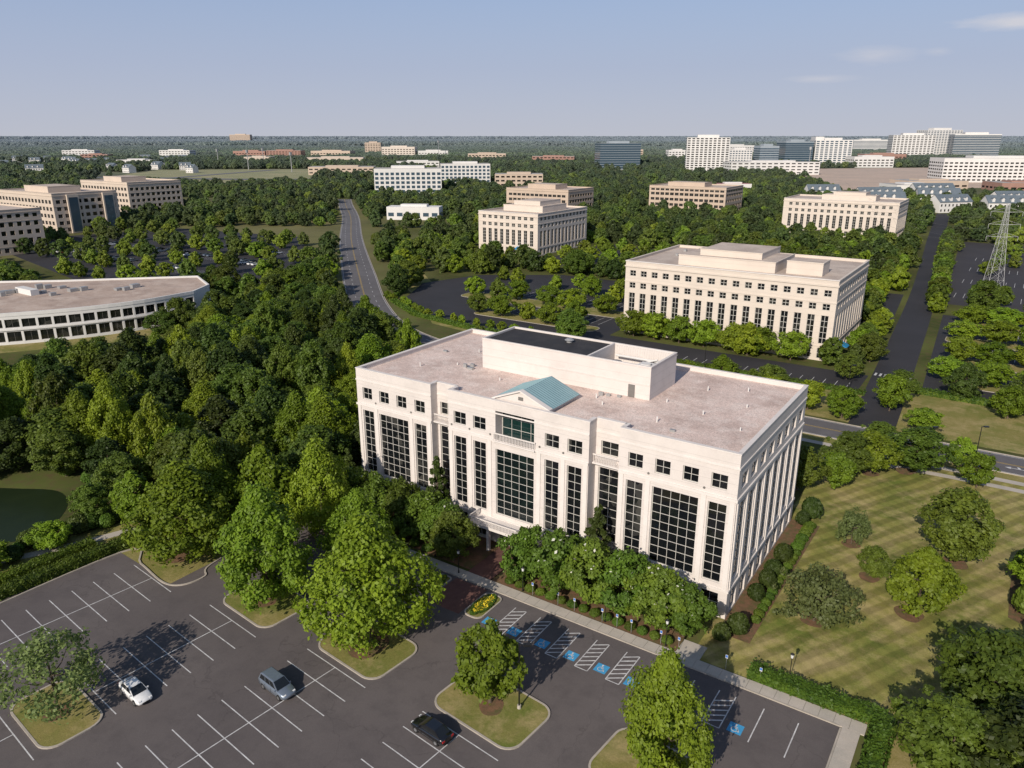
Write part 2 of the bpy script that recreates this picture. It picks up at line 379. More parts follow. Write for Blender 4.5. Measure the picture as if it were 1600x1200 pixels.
# accessible stalls
def hatch(x0,x1,y0,y1):
    line((x0,y0),(x0,y1)); line((x1,y0),(x1,y1)); line((x0,y0),(x1,y0),z=.024)
    for k in np.arange(y0+.2,y1-1.0,.85): line((x0+.05,k),(x1-.05,k+1.05),z=.023,w=.16)
def access_symbol(cx,cy):
    s=.72; z=.03
    mk.poly([(cx-s,cy-s,z),(cx+s,cy-s,z),(cx+s,cy+s,z),(cx-s,cy+s,z)],M['blue'])
    z=.034
    def st(pts,w=.09):
        for a,b in zip(pts[:-1],pts[1:]): line((cx+a[0],cy+a[1]),(cx+b[0],cy+b[1]),w,z)
    arc=[(-.05+.33*math.cos(rad(t)),-.15+.33*math.sin(rad(t))) for t in range(110,381,30)]
    st(arc); st([(-.06,.38),(-.03,0),(.25,-.02),(.42,-.42)],.12); st([(-.05,.2),(.22,.18)],.09)
    mk.poly([(cx-.06+.12*math.cos(rad(t)),cy+.52+.12*math.sin(rad(t)),z) for t in range(0,360,45)],M['paint'])
for sx in (-23.9,-20.2,-16.2,-12.3,-8.4):
    access_symbol(sx,-16.6); hatch(sx+1.15,sx+2.75,-17.9,-12.4)
access_symbol(-4.6,-16.8)
hatch(3.8,5.6,-18,-12.6); access_symbol(7.0,-17.1)
line((8.6,-12.7),(8.6,-18.2)); line((12.1,-12.8),(12.1,-18.2)); line((1.0,-12.6),(1.0,-18))
struct('parking_marking',mk)
# islands
kb=MB(); gr=MB()
ISL=[(-57,-46.9,-57.4,-51.2),(-55.2,-44.8,-33.0,-25.6),(-38.2,-27.5,-32.4,-24.6),(-20.8,-9.4,-32.2,-24.6),(-3.0,8,-31,-23.2)]
for x0,x1,y0,y1 in ISL:
    P=rrect(x0,x1,y0,y1,1.8,6,th); sweep(kb,P,0,.22,0,.15,M['kerb'],True)
    gr.poly([(x,y,.12) for x,y in rrect(x0+.2,x1-.2,y0+.2,y1-.2,1.65,6,th)],M['lawn2'])
P=[(-77.8,-60),(-77.0,-33),(-72,-33.2),(-65,-34.2),(-62.2,-33),(-61.6,-30),(-63.5,-27.8),(-64,-18),(-63,-8)]
P=cat(P,6); sweep(kb,P,0,.22,0,.15,M['kerb'])
flat(gr,[(-77.2,-33),(-72,-33.2),(-65,-34.2),(-62.3,-33),(-61.7,-30),(-63.5,-27.8),(-64,-18),(-64,0),(-78,0)],.012,M['lawn2'])
sweep(kb,[(-44,-11.0),(-42,-11),(15.7,-11)],0,.18,0,.15,M['kerb']); sweep(kb,[(15.7,-11.2),(15.7,-60)],0,.18,0,.15,M['kerb'])
struct('kerb',kb); struct('grass_island',gr)
pv=MB(); 
for k in range(-29,12): pv.box(k*1.5,k*1.5+1.47,-10.95,-9.25,.0,.14,M['concrete'])
for k in range(0,32): pv.box(15.9,17.6,-12.45-k*1.5,-10.98-k*1.5,.0,.14,M['concrete'])
pv.box(-2.6,0.2,-9.22,-6.6,0,.14,M['concrete'])
struct('pavement',pv)
pv=MB(); pv.box(-32.8,-29.0,-9.22,-.5,0,.13,M['paver']); pv.box(-33.2,-28.0,-17.5,-11.25,0,.03,M['paver']); struct('brick_path',pv)
bd=MB()
for q in ([(-61,-8.6),(-32.9,-8.6),(-32.9,0),(-61,0)],[(-28.9,-9.2),(-2.7,-9.2),(-2.7,0),(-28.9,0)],[(0,-3),(4,-3),(4.2,31),(0,31)]): flat(bd,q,.05,M['mulch'])
def disc(mb_,x,y,r,z,mat,n=20):
    mb_.poly([(x+r*(1+.10*math.sin(3*t+x))*math.cos(t),y+r*(1+.10*math.cos(2*t+y))*math.sin(t),z) for t in np.linspace(0,2*math.pi,n,endpoint=False)],mat)
for x,y,r in ((9.2,5.9,1.5),(9.2,28.2,1.3),(22.2,30.6,1.8),(18.7,13.9,1.7),(13,20,1.3),(7,56,1.4),(12,60.5,1.6)): disc(bd,x,y,r,.05,M['mulch'])
bd.poly([(29,20,.05),(37,16,.05),(46,20,.05),(48,38,.05),(37,42,.05),(29,34,.05)],M['mulch'])
for x0,x1,y0,y1 in ISL: disc(bd,(x0+x1)/2,(y0+y1)/2,1.3,.135,M['mulch'])
disc(bd,-70,-28,3,.05,M['mulch']); disc(bd,-33,-28.3,2.4,.137,M['mulch'])
struct('mulch_bed',bd)
wt=MB(); wt.poly([(x,y,.03) for x,y in cat([(-118,-35),(-112,-31.5),(-105,-28),(-98,-30),(-92.5,-36),(-93,-40),(-98,-43),(-108,-45),(-118,-44)],5)],M['water']); struct('pond_water',wt)
fr=MB()
DIRT=[W(360,860),W(660,930),W(800,1500),W(420,1420)]
flat(fr,DIRT,.05,M['dirt'])
FIELDS=[[W(-330,900),W(-250,960),W(-300,1445),W(-640,1400),W(-560,1000)],[W(-1300,1500),W(-900,1450),W(-820,1750),W(-1300,1850)],[W(60,1150),W(170,1150),W(200,1320),W(70,1330)],[W(-120,1250),W(-20,1300),W(-60,1600),W(-190,1500)],[W(330,760),W(450,780),W(470,850),W(340,840)],[W(900,1500),W(1100,1550),W(1150,1800),W(900,1750)]]
for q in FIELDS: flat(fr,q,.05,M['field'])
struct('open_field',fr)
fr=MB(); HW=cat([W(-1500,1250),W(-900,1180),W(-520,1120),W(-340,1080),W(-150,1150),W(60,1400)],10); ribbon(fr,HW,12,-12,.3,M['road'])
HW2=cat([W(-330,560),W(-420,760),W(-500,1000),W(-480,1150),W(-420,1400)],10); ribbon(fr,HW2,9,-9,.25,M['road'])
struct('highway',fr)
EXCL+=[[(-64,-100),(16,-100),(16,32),(-66,32),(-66,-10)],[(-78,-100),(-60,-100),(-60,-33),(-78,-33)],[(-2,-10),(120,-10),(120,72),(-2,72)],[(15,-100),(90,-100),(90,-9),(15,-9)],
  LOTB,LOTBW,LOTE,LOTE2,[(-460,140),(-405,80),(-262,50),(-218,104),(-250,165),(-330,235),(-445,220)],LOTBB,LOTD,[(-80,100),(8,100),(8,172),(-80,172)],[(-72,34),(120,34),(120,112),(-72,98)],
  [(-120,-62),(-78,-80),(-79,-30),(-90,-25),(-106,-24),(-120,-30)],DIRT,[W(340,740),W(640,760),W(680,980),W(340,900)],
  [(-184,108),(-128,72),(-100,62),(-70,60),(-70,100),(-130,112),(-160,130)],
  [(-262,-24),(-262,-66),(-205,-50),(-174,-14),(-162,18),(-170,40),(-198,44),(-207,22)]]+FIELDS
def roadpoly(P,w,w2=None):
    P=np.array(P)[:,:2]; n=normals(P); return [tuple(q) for q in P+n*w]+[tuple(q) for q in (P-n*(w2 or w))[::-1]]
EXCL+=[roadpoly(MAIN,11,11.5),roadpoly(NR,8),roadpoly(HW,30),roadpoly(HW2,24)]
# ------------------------------------------------------------------ buildings
def wallface(mb,o,u,Wd,z0,z1,ops,depth,mat):
    """vertical wall from point o along unit u, openings (u0,u1,z0,z1) with reveals"""
    us=sorted({0,Wd,*[a for q in ops for a in q[:2]]}); zs=sorted({z0,z1,*[a for q in ops for a in q[2:]]})
    ux,uy=u; nx,ny=uy,-ux
    def P(a,z,d=0): return (o[0]+ux*a-nx*d,o[1]+uy*a-ny*d,z)
    for i in range(len(us)-1):
        j=0
        while j<len(zs)-1:
            uc=(us[i]+us[i+1])/2
            def hole(j_): 
                zc=(zs[j_]+zs[j_+1])/2
                return any(q[0]<uc<q[1] and q[2]<zc<q[3] for q in ops)
            if hole(j): j+=1; continue
            k=j
            while k+1<len(zs)-1 and not hole(k+1): k+=1
            mb.poly([P(us[i],zs[j]),P(us[i+1],zs[j]),P(us[i+1],zs[k+1]),P(us[i],zs[k+1])],mat); j=k+1
    for a,b,c,d in ops:
        mb.poly([P(a,c),P(a,c,depth),P(b,c,depth),P(b,c)][::-1],mat); mb.poly([P(a,d),P(b,d),P(b,d,depth),P(a,d,depth)][::-1],mat)
        mb.poly([P(a,c),P(a,d),P(a,d,depth),P(a,c,depth)],mat); mb.poly([P(b,c),P(b,c,depth),P(b,d,depth),P(b,d)],mat)
_wc={}
def winmesh(w,h,nc,nr,g,fm,bar=.07,edge=.09):
    key=(round(w,2),round(h,2),nc,nr,g.name,fm.name,bar)
    if key in _wc: return _wc[key]
    a=MB(); a.poly([(0,0,0),(w,0,0),(w,0,h),(0,0,h)],g)
    gm=a.mesh('glass')
    f=MB(); f.box(0,edge,-.09,.01,0,h,fm); f.box(w-edge,w,-.09,.01,0,h,fm); f.box(edge,w-edge,-.09,.01,0,edge,fm); f.box(edge,w-edge,-.09,.01,h-edge,h,fm)
    for i in range(1,nc): x=w*i/nc; f.box(x-bar/2,x+bar/2,-.07,.01,edge,h-edge,fm)
    for i in range(1,nr): z=h*i/nr; f.box(edge,w-edge,-.055,.01,z-bar/2,z+bar/2,fm)
    fmsh=f.mesh('frame'); _wc[key]=(fmsh,gm); return _wc[key]
def addwin(par,o,u,op,nc,nr,g,fm,depth,bar=.055):
    a,b,c,d=op; ux,uy=u; nx,ny=uy,-ux; dd=depth-.02
    fm_,gm=winmesh(b-a,d-c,nc,nr,g,fm,bar)
    w=obj('window',fm_,par,(o[0]+ux*a-nx*dd,o[1]+uy*a-ny*dd,c),math.atan2(uy,ux))
    obj('glass',gm,w)
def winflat(mb,o,u,op,g,depth=.15):
    a,b,c,d=op; ux,uy=u; nx,ny=uy,-ux
    P=lambda s,z:(o[0]+ux*s-nx*depth,o[1]+uy*s-ny*depth,z)
    mb.poly([P(a,c),P(b,c),P(b,d),P(a,d)],g)
# ---- main building
def main_building():
    root=obj('office_building',None,None,(0,0,0),label='white five storey office building with pink gravel roof beside car park',category='office building')
    w=MB(); H=22.0; D=30.6; wm=M['wall']; X0=-61.5; dp=.32
    topz=(17.15,19.1); tall=(4.7,15.3); gnd=(.35,3.3)
    wins=[]
    def section(xa,xb,y,talls,tops,gmat=None):
        ops=[]
        for a,b,nc in talls:
            ops.append((a-xa,b-xa,*tall)); wins.append(((xa,y),(1,0),ops[-1],nc,9,M['glass']))
            ops.append((a-xa,b-xa,*gnd)); wins.append(((xa,y),(1,0),ops[-1],nc,2,M['glass']))
        for cx,ww in tops:
            ops.append((cx-ww/2-xa,cx+ww/2-xa,*topz)); wins.append(((xa,y),(1,0),ops[-1],2,2,M['glass']))
        wallface(w,(xa,y),(1,0),xb-xa,0,H,ops,dp,wm)
    section(X0,-46.2,0,[(-60.4,-58.1,2),(-56.9,-50.9,5),(-49.6,-47.3,2)],[(-59.25,2),(-55.7,2),(-52.1,2),(-48.45,2)])
    section(-46.2,-42.6,1.5,[(-45.8,-43.1,2)],[(-44.5,2.3)])
    section(-19.4,-15.3,1.5,[(-18.9,-15.9,2)],[(-17.4,2.5)])
    section(-15.3,0,0,[(-14.2,-11.9,2),(-10.6,-4.6,5),(-3.4,-1.1,2)],[(-13.05,2),(-9.4,2),(-5.8,2),(-2.25,2)])
    # central section with loggia and entrance
    xa,xb,y=-42.6,-19.4,-.45; ops=[]
    for a,b in ((-41.6,-39.4),(-38.1,-35.9),(-26.1,-23.9),(-22.6,-20.4)):
        ops.append((a-xa,b-xa,*tall)); wins.append(((xa,y),(1,0),ops[-1],2,9,M['glass']))
        ops.append((a-xa,b-xa,*gnd)); wins.append(((xa,y),(1,0),ops[-1],2,2,M['glass']))
        ops.append((a-xa,b-xa,*topz)); wins.append(((xa,y),(1,0),ops[-1],2,2,M['glass']))
    op=(-34.2-xa,-27.8-xa,4.7,14.9); ops.append(op); wins.append(((xa,y),(1,0),op,5,9,M['tealglass']))
    op2=(-34.2-xa,-27.8-xa,16.2,20.6); op3=(-33.8-xa,-28.2-xa,.1,3.3)
    wallface(w,(xa,y),(1,0),xb-xa,0,H,ops+[op2,op3],dp,wm)
    w.box(-34.2,-27.8,y+dp,y+dp+1.6,16.0,16.2,wm); w.box(-34.4,-34.2,y+dp,y+dp+1.7,16.2,20.6,wm); w.box(-27.8,-27.6,y+dp,y+dp+1.7,16.2,20.6,wm); w.box(-34.2,-27.8,y+dp,y+dp+1.6,20.6,20.8,wm)
    wins.append(((xa,y+1.6),(1,0),op2,4,3,M['tealglass2']))
    w.box(-33.8,-28.2,y+dp,y+dp+.1,.1,3.3,M['glass'])
    for x,ya,yb,s in ((-46.2,0,1.5,1),(-42.6,-.45,1.5,-1),(-19.4,-.45,1.5,1),(-15.3,0,1.5,-1)):
        w.poly([(x,ya,0),(x,yb,0),(x,yb,H),(x,ya,H)],wm)
    cs=[2.5+3.66*i for i in range(8)]; ops=[]
    for i,c_ in enumerate(cs):
        hw=1.15
        for z,nr in ((tall,9),(topz,2),(gnd,2)):
            ops.append((c_-hw,c_+hw,*z)); wins.append(((0,0),(0,1),ops[-1],2,nr,M['glass']))
    wallface(w,(0,0),(0,1),D,0,H,ops,dp,wm)
    wallface(w,(X0,D),(0,-1),D,0,H,ops,dp,wm)
    bw=MB()
    for q in ops: winflat(bw,(X0,D),(0,-1),q,M['glass'],.3)
    opb=[]
    for i in range(16):
        c_=2.4+3.78*i
        for z in (tall,topz,gnd): opb.append((c_-1.15,c_+1.15,*z))
    wallface(w,(0,D),(-1,0),61.5,0,H,opb,dp,wm)
    for q in opb: winflat(bw,(0,D),(-1,0),q,M['glass'],.3)
    obj('wall',w.mesh('wall'),root); obj('window_row',bw.mesh('window_row'),root,kind='stuff')
    for o,u,op,nc,nr,g in wins: addwin(root,o,u,op,nc,nr,g,M['mullion'],dp if op[2]<16.1 or g!=M['tealglass2'] else .2)
    t=MB(); tm=M['trim']
    def band(z0,z1,p):
        for xa_,xb_,yy in ((X0,-46.2,0),(-42.6,-19.4,-.45),(-15.3,0,0)): t.box(xa_-(p if xa_==X0 else 0),xb_+(p if xb_==0 else 0),yy-p,yy-.002,z0,z1,tm)
        for xa_,xb_ in ((-46.2,-42.6),(-19.4,-15.3)): t.box(xa_+.01,xb_-.01,1.5-p,1.498,z0,z1,tm)
        t.box(.002,p,0,D,z0,z1,tm)
    band(3.75,4.05,.14); band(16.0,16.35,.16); band(20.15,20.35,.1)
    for xx in (-61.35,-57.75,-50.5,-46.95,-42.45,-39.0,-35.5,-27.3,-23.5,-20.1,-15.15,-11.5,-4.25,-.75):
        yy=-.45 if -42.6<xx<-19.4 else 0
        t.box(xx,xx+.6,yy-.12,yy-.002,4.05,16.0,tm)
    for c_ in [.35]+[4.05+3.66*i for i in range(7)]+[29.5]: t.box(.002,.12,c_,c_+.55,4.05,16.0,tm)
    for xx in (-57.5,-50.2,-42,-38.75,-35.1,-26.9,-23.2,-11.2,-4.0):
        yy=-.45 if -42.6<xx<-19.4 else 0
        t.tube((xx,yy-.002,16.9),(xx,yy-.06,16.9),.16,.16,M['mull_dark'],10)
    obj('trim',t.mesh('trim'),root)
    p=MB()
    def par(x0,x1,y0,y1): p.box(x0,x1,y0,y1,21.0,H-.003,wm); p.box(x0-.06,x1+.06,y0-.06,y1+.06,H-.002,H+.14,tm)
    par(X0+.003,-46.203,.003,.45); par(-15.297,-.003,.003,.45); par(-42.597,-19.403,-.447,0.0); par(-46.2,-42.6,1.503,1.95); par(-19.4,-15.3,1.503,1.95)
    par(X0+.003,X0+.45,.52,D-.52); par(-.45,-.003,.52,D-.52); par(X0+.003,-.003,D-.45,D-.003)
    par(-46.65,-46.203,.52,1.9); par(-42.597,-42.15,.07,1.43); par(-19.85,-19.403,.07,1.43); par(-15.297,-14.85,.52,1.9)
    obj('parapet',p.mesh('parapet'),root)
    r=MB(); z=21.4
    r.poly([(X0+.4,1.5,z),(-.4,1.5,z),(-.4,D-.4,z),(X0+.4,D-.4,z)],M['gravel'])
    for a,b,yy in ((X0+.4,-46.3,.4),(-42.5,-19.5,-.1),(-15.2,-.4,.4)): r.poly([(a,yy,z),(b,yy,z),(b,1.5,z),(a,1.5,z)],M['gravel'])
    obj('roof',r.mesh('roof'),root)
    # gable over the entrance bay
    g=MB(); gx0,gx1,gy0,gy1=-34.9,-26.3,.5,8.4; cx=(gx0+gx1)/2; ez=22.15; pz=23.85
    g.poly([(gx0,gy0,21.2),(gx1,gy0,21.2),(gx1,gy0,ez),(cx,gy0,pz),(gx0,gy0,ez)],wm)
    g.poly([(gx1,gy1,21.2),(gx0,gy1,21.2),(gx0,gy1,ez),(cx,gy1,pz),(gx1,gy1,ez)],wm)
    g.poly([(gx1,gy0,21.2),(gx1,gy1,21.2),(gx1,gy1,ez),(gx1,gy0,ez)],wm); g.poly([(gx0,gy1,21.2),(gx0,gy0,21.2),(gx0,gy0,ez),(gx0,gy1,ez)],wm)
    g.box(cx-.4,cx+.4,gy0-.05,gy0-.003,22.5,23.0,M['mull_dark'])
    obj('gable',g.mesh('gable'),root)
    g=MB(); e=.45
    for s in (-1,1):
        xe=cx+s*(cx-gx0+e); ze=ez-(pz-ez)*e/(cx-gx0)
        n1=[(cx,gy0+.55,pz+.06),(xe,gy0+.55,ze+.06),(xe,gy1+.2,ze+.06),(cx,gy1+.2,pz+.06)]
        g.poly(n1 if s<0 else n1[::-1],M['teal'])
        for k in range(14):
            yy=gy0+.65+k*.53
            g.ring([[(cx,yy,pz+.06),(cx,yy+.05,pz+.06),(cx,yy+.05,pz+.12),(cx,yy,pz+.12)],[(xe,yy,ze+.06),(xe,yy+.05,ze+.06),(xe,yy+.05,ze+.12),(xe,yy,ze+.12)]],M['teal'])
        g.ring([[(cx,gy0-.3,pz-.05),(cx,gy0+.55,pz-.05),(cx,gy0+.55,pz+.16),(cx,gy0-.3,pz+.16)],[(xe,gy0-.3,ze-.05),(xe,gy0+.55,ze-.05),(xe,gy0+.55,ze+.16),(xe,gy0-.3,ze+.16)]],tm)
    obj('gable_roof',g.mesh('gable_roof'),root)
    # mechanical penthouse
    q=MB(); a,b,c,d=-46.3,-17.3,13.2,22.4; T=26.2; sp=-27.6
    def wallbox(x0,x1,y0,y1): q.box(x0,x1,y0,y1,21.41,T,wm)
    wallbox(a,b,c,c+.3); wallbox(a,b,d-.3,d); wallbox(a,a+.3,c+.3,d-.3); wallbox(b-.3,b,c+.3,d-.3); wallbox(sp,sp+.3,c+.3,d-.3)
    q.box(a+.3,sp,c+.3,d-.3,25.5,26.02,wm,M['black_roof']); q.box(sp+.3,b-.3,c+.3,d-.3,21.41,23.2,wm,M['roofg'])
    for k in range(26): q.box(sp+.6+k*.38,sp+.68+k*.38,d-.36,d-.302,23.3,T-.1,tm)
    q.box(-46.36,-17.24,13.14,13.5,T+.002,T+.12,tm); q.box(-46.36,-17.24,22.1,22.46,T+.002,T+.12,tm); q.box(-46.36,-46,13.52,22.08,T+.002,T+.12,tm); q.box(-17.6,-17.24,13.52,22.08,T+.002,T+.12,tm); q.box(sp,sp+.3,13.52,22.08,T+.002,T+.12,tm)
    q.box(-20.6,-19.6,13.1,13.197,21.45,23.3,M['mull_dark']); q.box(-46.2,-17.4,13.12,13.198,23.6,23.70,tm)
    obj('penthouse',q.mesh('penthouse'),root)
    def part(nm,f): 
        e=MB(); f(e); obj(nm,e.mesh(nm),root)
    part('cooling_unit',lambda e:e.box(-26,-22.5,15,17.5,23.2,25,M['metal']))
    part('cooling_unit',lambda e:e.box(-21.6,-19.3,17,20,23.2,24.8,M['white']))
    part('fan',lambda e:e.tube((-24.2,16.2,25.01),(-24.2,16.2,25.35),.9,.9,M['mull_dark'],16))
    part('fan',lambda e:e.tube((-20.4,18.4,24.81),(-20.4,18.4,25.1),.8,.8,M['white'],16))
    part('duct_pipe',lambda e:e.tube((-25.5,19.5,23.2),(-19.5,20.6,25.2),.12,.12,M['white']))
    part('duct_pipe',lambda e:e.tube((-26.5,20.9,24.8),(-18.5,20.9,24.8),.18,.18,M['white']))
    part('roof_fan',lambda e:e.ring([[(x0+(-34),y0+19.5,zz) for x0,y0 in [(rr*math.cos(t),rr*math.sin(t)) for t in np.linspace(0,6.2832,14,endpoint=False)]] for zz,rr in ((26.02,.45),(26.4,.45),(26.4,.75),(26.65,.4))],M['metal']))
    for x,y,h in ((-55,8,.7),(-52,20,.6),(-30,10.5,.6),(-13,6,.8),(-9,12,.6),(-12,22,.7),(-5,18,.5),(-22,8,.5),(-7,25,.6),(-50.5,12,.4),(-38,27,.5),(-15,14,.5),(-3,9,.5),(-40,9,.5),(-24,10,.7)):
        part('vent_pipe',lambda e:e.tube((x,y,z-.01),(x,y,z+h),.09,.09,M['white'],8))
    for x,y,s,h in ((-47.8,12.5,.35,.5),(-47.2,11.2,.5,.35),(-48.6,11.6,.3,.6),(-24,11.5,.35,.5),(-23.0,11.8,.3,.35),(-21.5,12.2,.3,.3),(-57,17,.4,.3),(-10,4,.35,.3)):
        part('roof_vent',lambda e:e.box(x-s,x+s,y-s*.6,y+s*.6,z,z+h,M['metal']))
    # entrance balcony and canopy
    c=MB(); c.box(-37,-25,-3.4,-.46,3.55,3.95,tm)
    for x in (-36.6,-34.0,-28.4,-25.6): c.box(x,x+.45,-3.2,-2.75,0,3.549,wm)
    c.box(-37,-25,-3.4,-3.28,4.75,4.9,tm); c.box(-37,-36.88,-3.28,-.6,4.75,4.9,tm); c.box(-25.12,-25,-3.28,-.6,4.75,4.9,tm)
    for k in range(49): x=-36.95+k*.247; c.box(x,x+.07,-3.37,-3.31,3.95,4.75,tm)
    for k in range(11):
        yy=-3.1+k*.24; c.box(-36.98,-36.9,yy,yy+.07,3.95,4.75,tm); c.box(-25.1,-25.02,yy,yy+.07,3.95,4.75,tm)
    obj('entrance_canopy',c.mesh('entrance_canopy'),root)
    c=MB(); c.box(-34.5,-27.5,-.75,-.61,17.25,17.4,tm); c.box(-34.5,-27.5,-.9,-.5,16.1,16.3,tm)
    for k in range(28): x=-34.4+k*.25; c.box(x,x+.07,-.72,-.65,16.3,17.25,tm)
    obj('balcony',c.mesh('balcony'),root)
    for xa_,xb_ in ((-46.1,-42.7),(-19.3,-15.4)):
        c=MB(); c.box(xa_,xb_,.45,.6,17.3,17.45,tm); c.box(xa_,xb_,.3,1.4,16.1,16.3,tm)
        for k in range(14): x=xa_+.1+k*.24; c.box(x,x+.06,.48,.56,16.3,17.3,tm)
        obj('balcony',c.mesh('balcony'),root)
main_building()
# ---- generic office block
def office(name,label,x0,y0,Wd,D,H,rot=0,wall=None,roof=None,g=None,bay=3.6,win=2.0,rows=None,pent=None,frame=None,indiv=True,cat_='office building',extra=None):
    """x0,y0 = front left corner; rows list of (z0,z1)"""
    wall=wall or M['wall_b']; roof=roof or M['roofb']; g=g or M['glass']; frame=frame or M['mullion']
    root=obj(name,None,None,(x0,y0,0),rot,label=label,category=cat_)
    w=MB(); dp=.3; bulk=MB(); tr_=MB()
    faces=[((0,0),(1,0),Wd,True),((Wd,0),(0,1),D,True),((Wd,D),(-1,0),Wd,False),((0,D),(0,-1),D,False)]
    total=0
    for o,u,Ln,front in faces:
        nb=max(1,int((Ln-1.2)/bay)); m_=(Ln-nb*bay)/2; ops=[]
        for i in range(nb):
            c_=m_+bay*(i+.5)
            for (a,b) in rows: ops.append((c_-win/2,c_+win/2,a,b))
        wallface(w,o,u,Ln,0,H,ops,dp,wall)
        if front:
            for z in (rows[0][1]+.45,rows[-2][1]+.25):
                if u==(1,0): tr_.box(-.12,Ln+.12,-.12,-.002,z,z+.3,wall)
                else: tr_.box(Wd+.002,Wd+.12,0,Ln,z,z+.3,wall)
        for q in ops:
            if indiv and front and total<96:
                addwin(root,o,u,q,2,max(2,int((q[3]-q[2])/1.3)),g,frame,dp,bar=.10); total+=1
            else: winflat(bulk,o,u,q,g,.2)
    obj('wall',w.mesh('wall'),root); obj('trim',tr_.mesh('trim'),root)
    if bulk.v: obj('window_row',bulk.mesh('window_row'),root,kind='stuff')
    p=MB()
    p.box(-.25,Wd+.25,-.25,-.003,H-1.6,H-1.2,wall); p.box(Wd+.003,Wd+.25,0,D,H-1.6,H-1.2,wall)
    for a,b,c,d in ((0,Wd,.003,.4),(0,Wd,D-.4,D-.003),(.003,.4,.42,D-.42),(Wd-.4,Wd-.003,.42,D-.42)):
        p.box(a-.0+.004,b-.004,c,d,H-.9,H-.004,wall)
    p.box(-.15,Wd+.15,-.15,.45,H,H+.22,M['trim'] if wall==M['wall_b'] else wall); p.box(-.15,Wd+.15,D-.45,D+.15,H,H+.22,wall); p.box(-.15,.45,.47,D-.47,H,H+.22,wall); p.box(Wd-.45,Wd+.15,.47,D-.47,H,H+.22,wall)
    obj('parapet',p.mesh('parapet'),root)
    r=MB(); r.poly([(.4,.4,H-.6),(Wd-.4,.4,H-.6),(Wd-.4,D-.4,H-.6),(.4,D-.4,H-.6)],roof); obj('roof',r.mesh('roof'),root)
    if pent:
        for a,b,c,d,h in pent:
            q=MB(); q.box(a,b,c,d,H-.59,H+h,wall,roof); q.box(a-.1,b+.1,c-.1,c+.2,H+h+.002,H+h+.25,wall); q.box(b-.2,b+.1,c+.22,d,H+h+.002,H+h+.25,wall)
            obj('penthouse',q.mesh('penthouse'),root)
    if extra: extra(root)
    ca,sa=math.cos(rot),math.sin(rot)
    fm=24 if y0>170 else 8
    EXCL.append([(x0+ca*a-sa*b,y0+sa*a+ca*b) for a,b in ((-5,-fm),(Wd+fm*.6,-fm),(Wd+fm*.6,D+4),(-5,D+4))])
    return root
R5b=[(.6,3.4),(4.6,12.2),(13.6,15.3),(17.2,18.9)]
def awn(root):
    m_=MB(); m_.ring([[(24,-3.5,3.0),(24,-.13,3.0),(24,-.13,4.2)],[(29,-3.5,3.0),(29,-.13,3.0),(29,-.13,4.2)]],M['awning']); obj('awning',m_.mesh('awning'),root)
def awn2(root):
    m_=MB(); m_.ring([[(60.3,6,3.0),(63,6,3.0),(60.3,6,4.2)],[(60.3,9.5,3.0),(63,9.5,3.0),(60.3,9.5,4.2)]],M['awning']); obj('awning',m_.mesh('awning'),root)
    for k in range(9):
        m_=MB(); x=5+rng.uniform(0,50); y=rng.uniform(4,38); s=rng.uniform(.4,1.0)
        if not(13<x<43 and 5<y<29): m_.box(x,x+s,y,y+s,20.9,21.6,M['metal']); obj('roof_vent',m_.mesh('roof_vent'),root)
office('office_building','cream stone office building with tall windows and stepped penthouse',-75,125,60,41,21.5,0,M['wall_b'],M['roofb'],rows=R5b,bay=3.45,win=1.9,pent=[(14,42,6,26,2.2),(19,37,10,28.5,3.8),(44.5,54,8,16,2.8)],extra=awn2)
office('office_building','cream office building partly screened by leafy trees',-104,404,64,36,21,0,M['wall_b'],M['roofb'],rows=R5b,bay=3.7,win=1.9,pent=[(20,50,8,22,2.5),(26,44,10,24.5,4)])
office('office_building','cream corner office building with stepped roof and blue awning',-213,238,36,50,20.5,0,M['wall_b'],M['roofb'],rows=R5b,bay=3.6,win=2.0,pent=[(6,30,14,38,2.4),(10,26,18,38.5,4.4)],extra=awn)
office('office_building','tan four storey office building with flat roof',-323,424,56,40,18.5,0,M['tan'],M['roofb'],rows=[(1.2,3),(5,7),(9,11),(13,14.8)],bay=4,win=3.2,pent=[(15,40,8,26,3)],frame=M['mull_dark'])
office('office_building','tan office building with banded windows and rooftop plant',-232,492,62,40,20,0,M['tan'],M['roofb'],rows=[(1.2,3),(5,7),(9,11),(13,15),(16.5,18)],bay=4,win=3.1,pent=[(12,42,8,24,2.6)],frame=M['mull_dark'])
TR=[(1.2,3.4),(5.4,7.6),(9.6,11.8),(13.8,16),(18,20.2)]
def baytower(root):
    for c_ in (8,30):
        m_=MB(); m_.box(70.3,71.6,c_,c_+7,.2,23.2,M['beige']); m_.box(71.61,71.7,c_+.8,c_+6.2,1,21.5,M['blueglass']); obj('projecting_bay',m_.mesh('projecting_bay'),root)
office('office_building','beige five storey office building with dark glass bays',-535,150,70,40,24,0,M['beige'],M['roofb'],rows=TR,bay=4.2,win=2.6,pent=[(20,50,8,28,3)],frame=M['mull_dark'],extra=baytower)
office('office_building','beige office building beside tree lined car park',-605,240,66,44,24,0,M['beige'],M['roofb'],rows=TR,bay=4.2,win=2.6,pent=[(20,45,8,28,3)],frame=M['mull_dark'])
office('office_building','brown office building with rows of square windows',-455,66,56,46,22,0,M['beige'],M['roofb'],rows=TR[:4]+[(18,19.8)],bay=4.0,win=2.2,pent=[(15,40,8,26,3)],frame=M['mull_dark'])
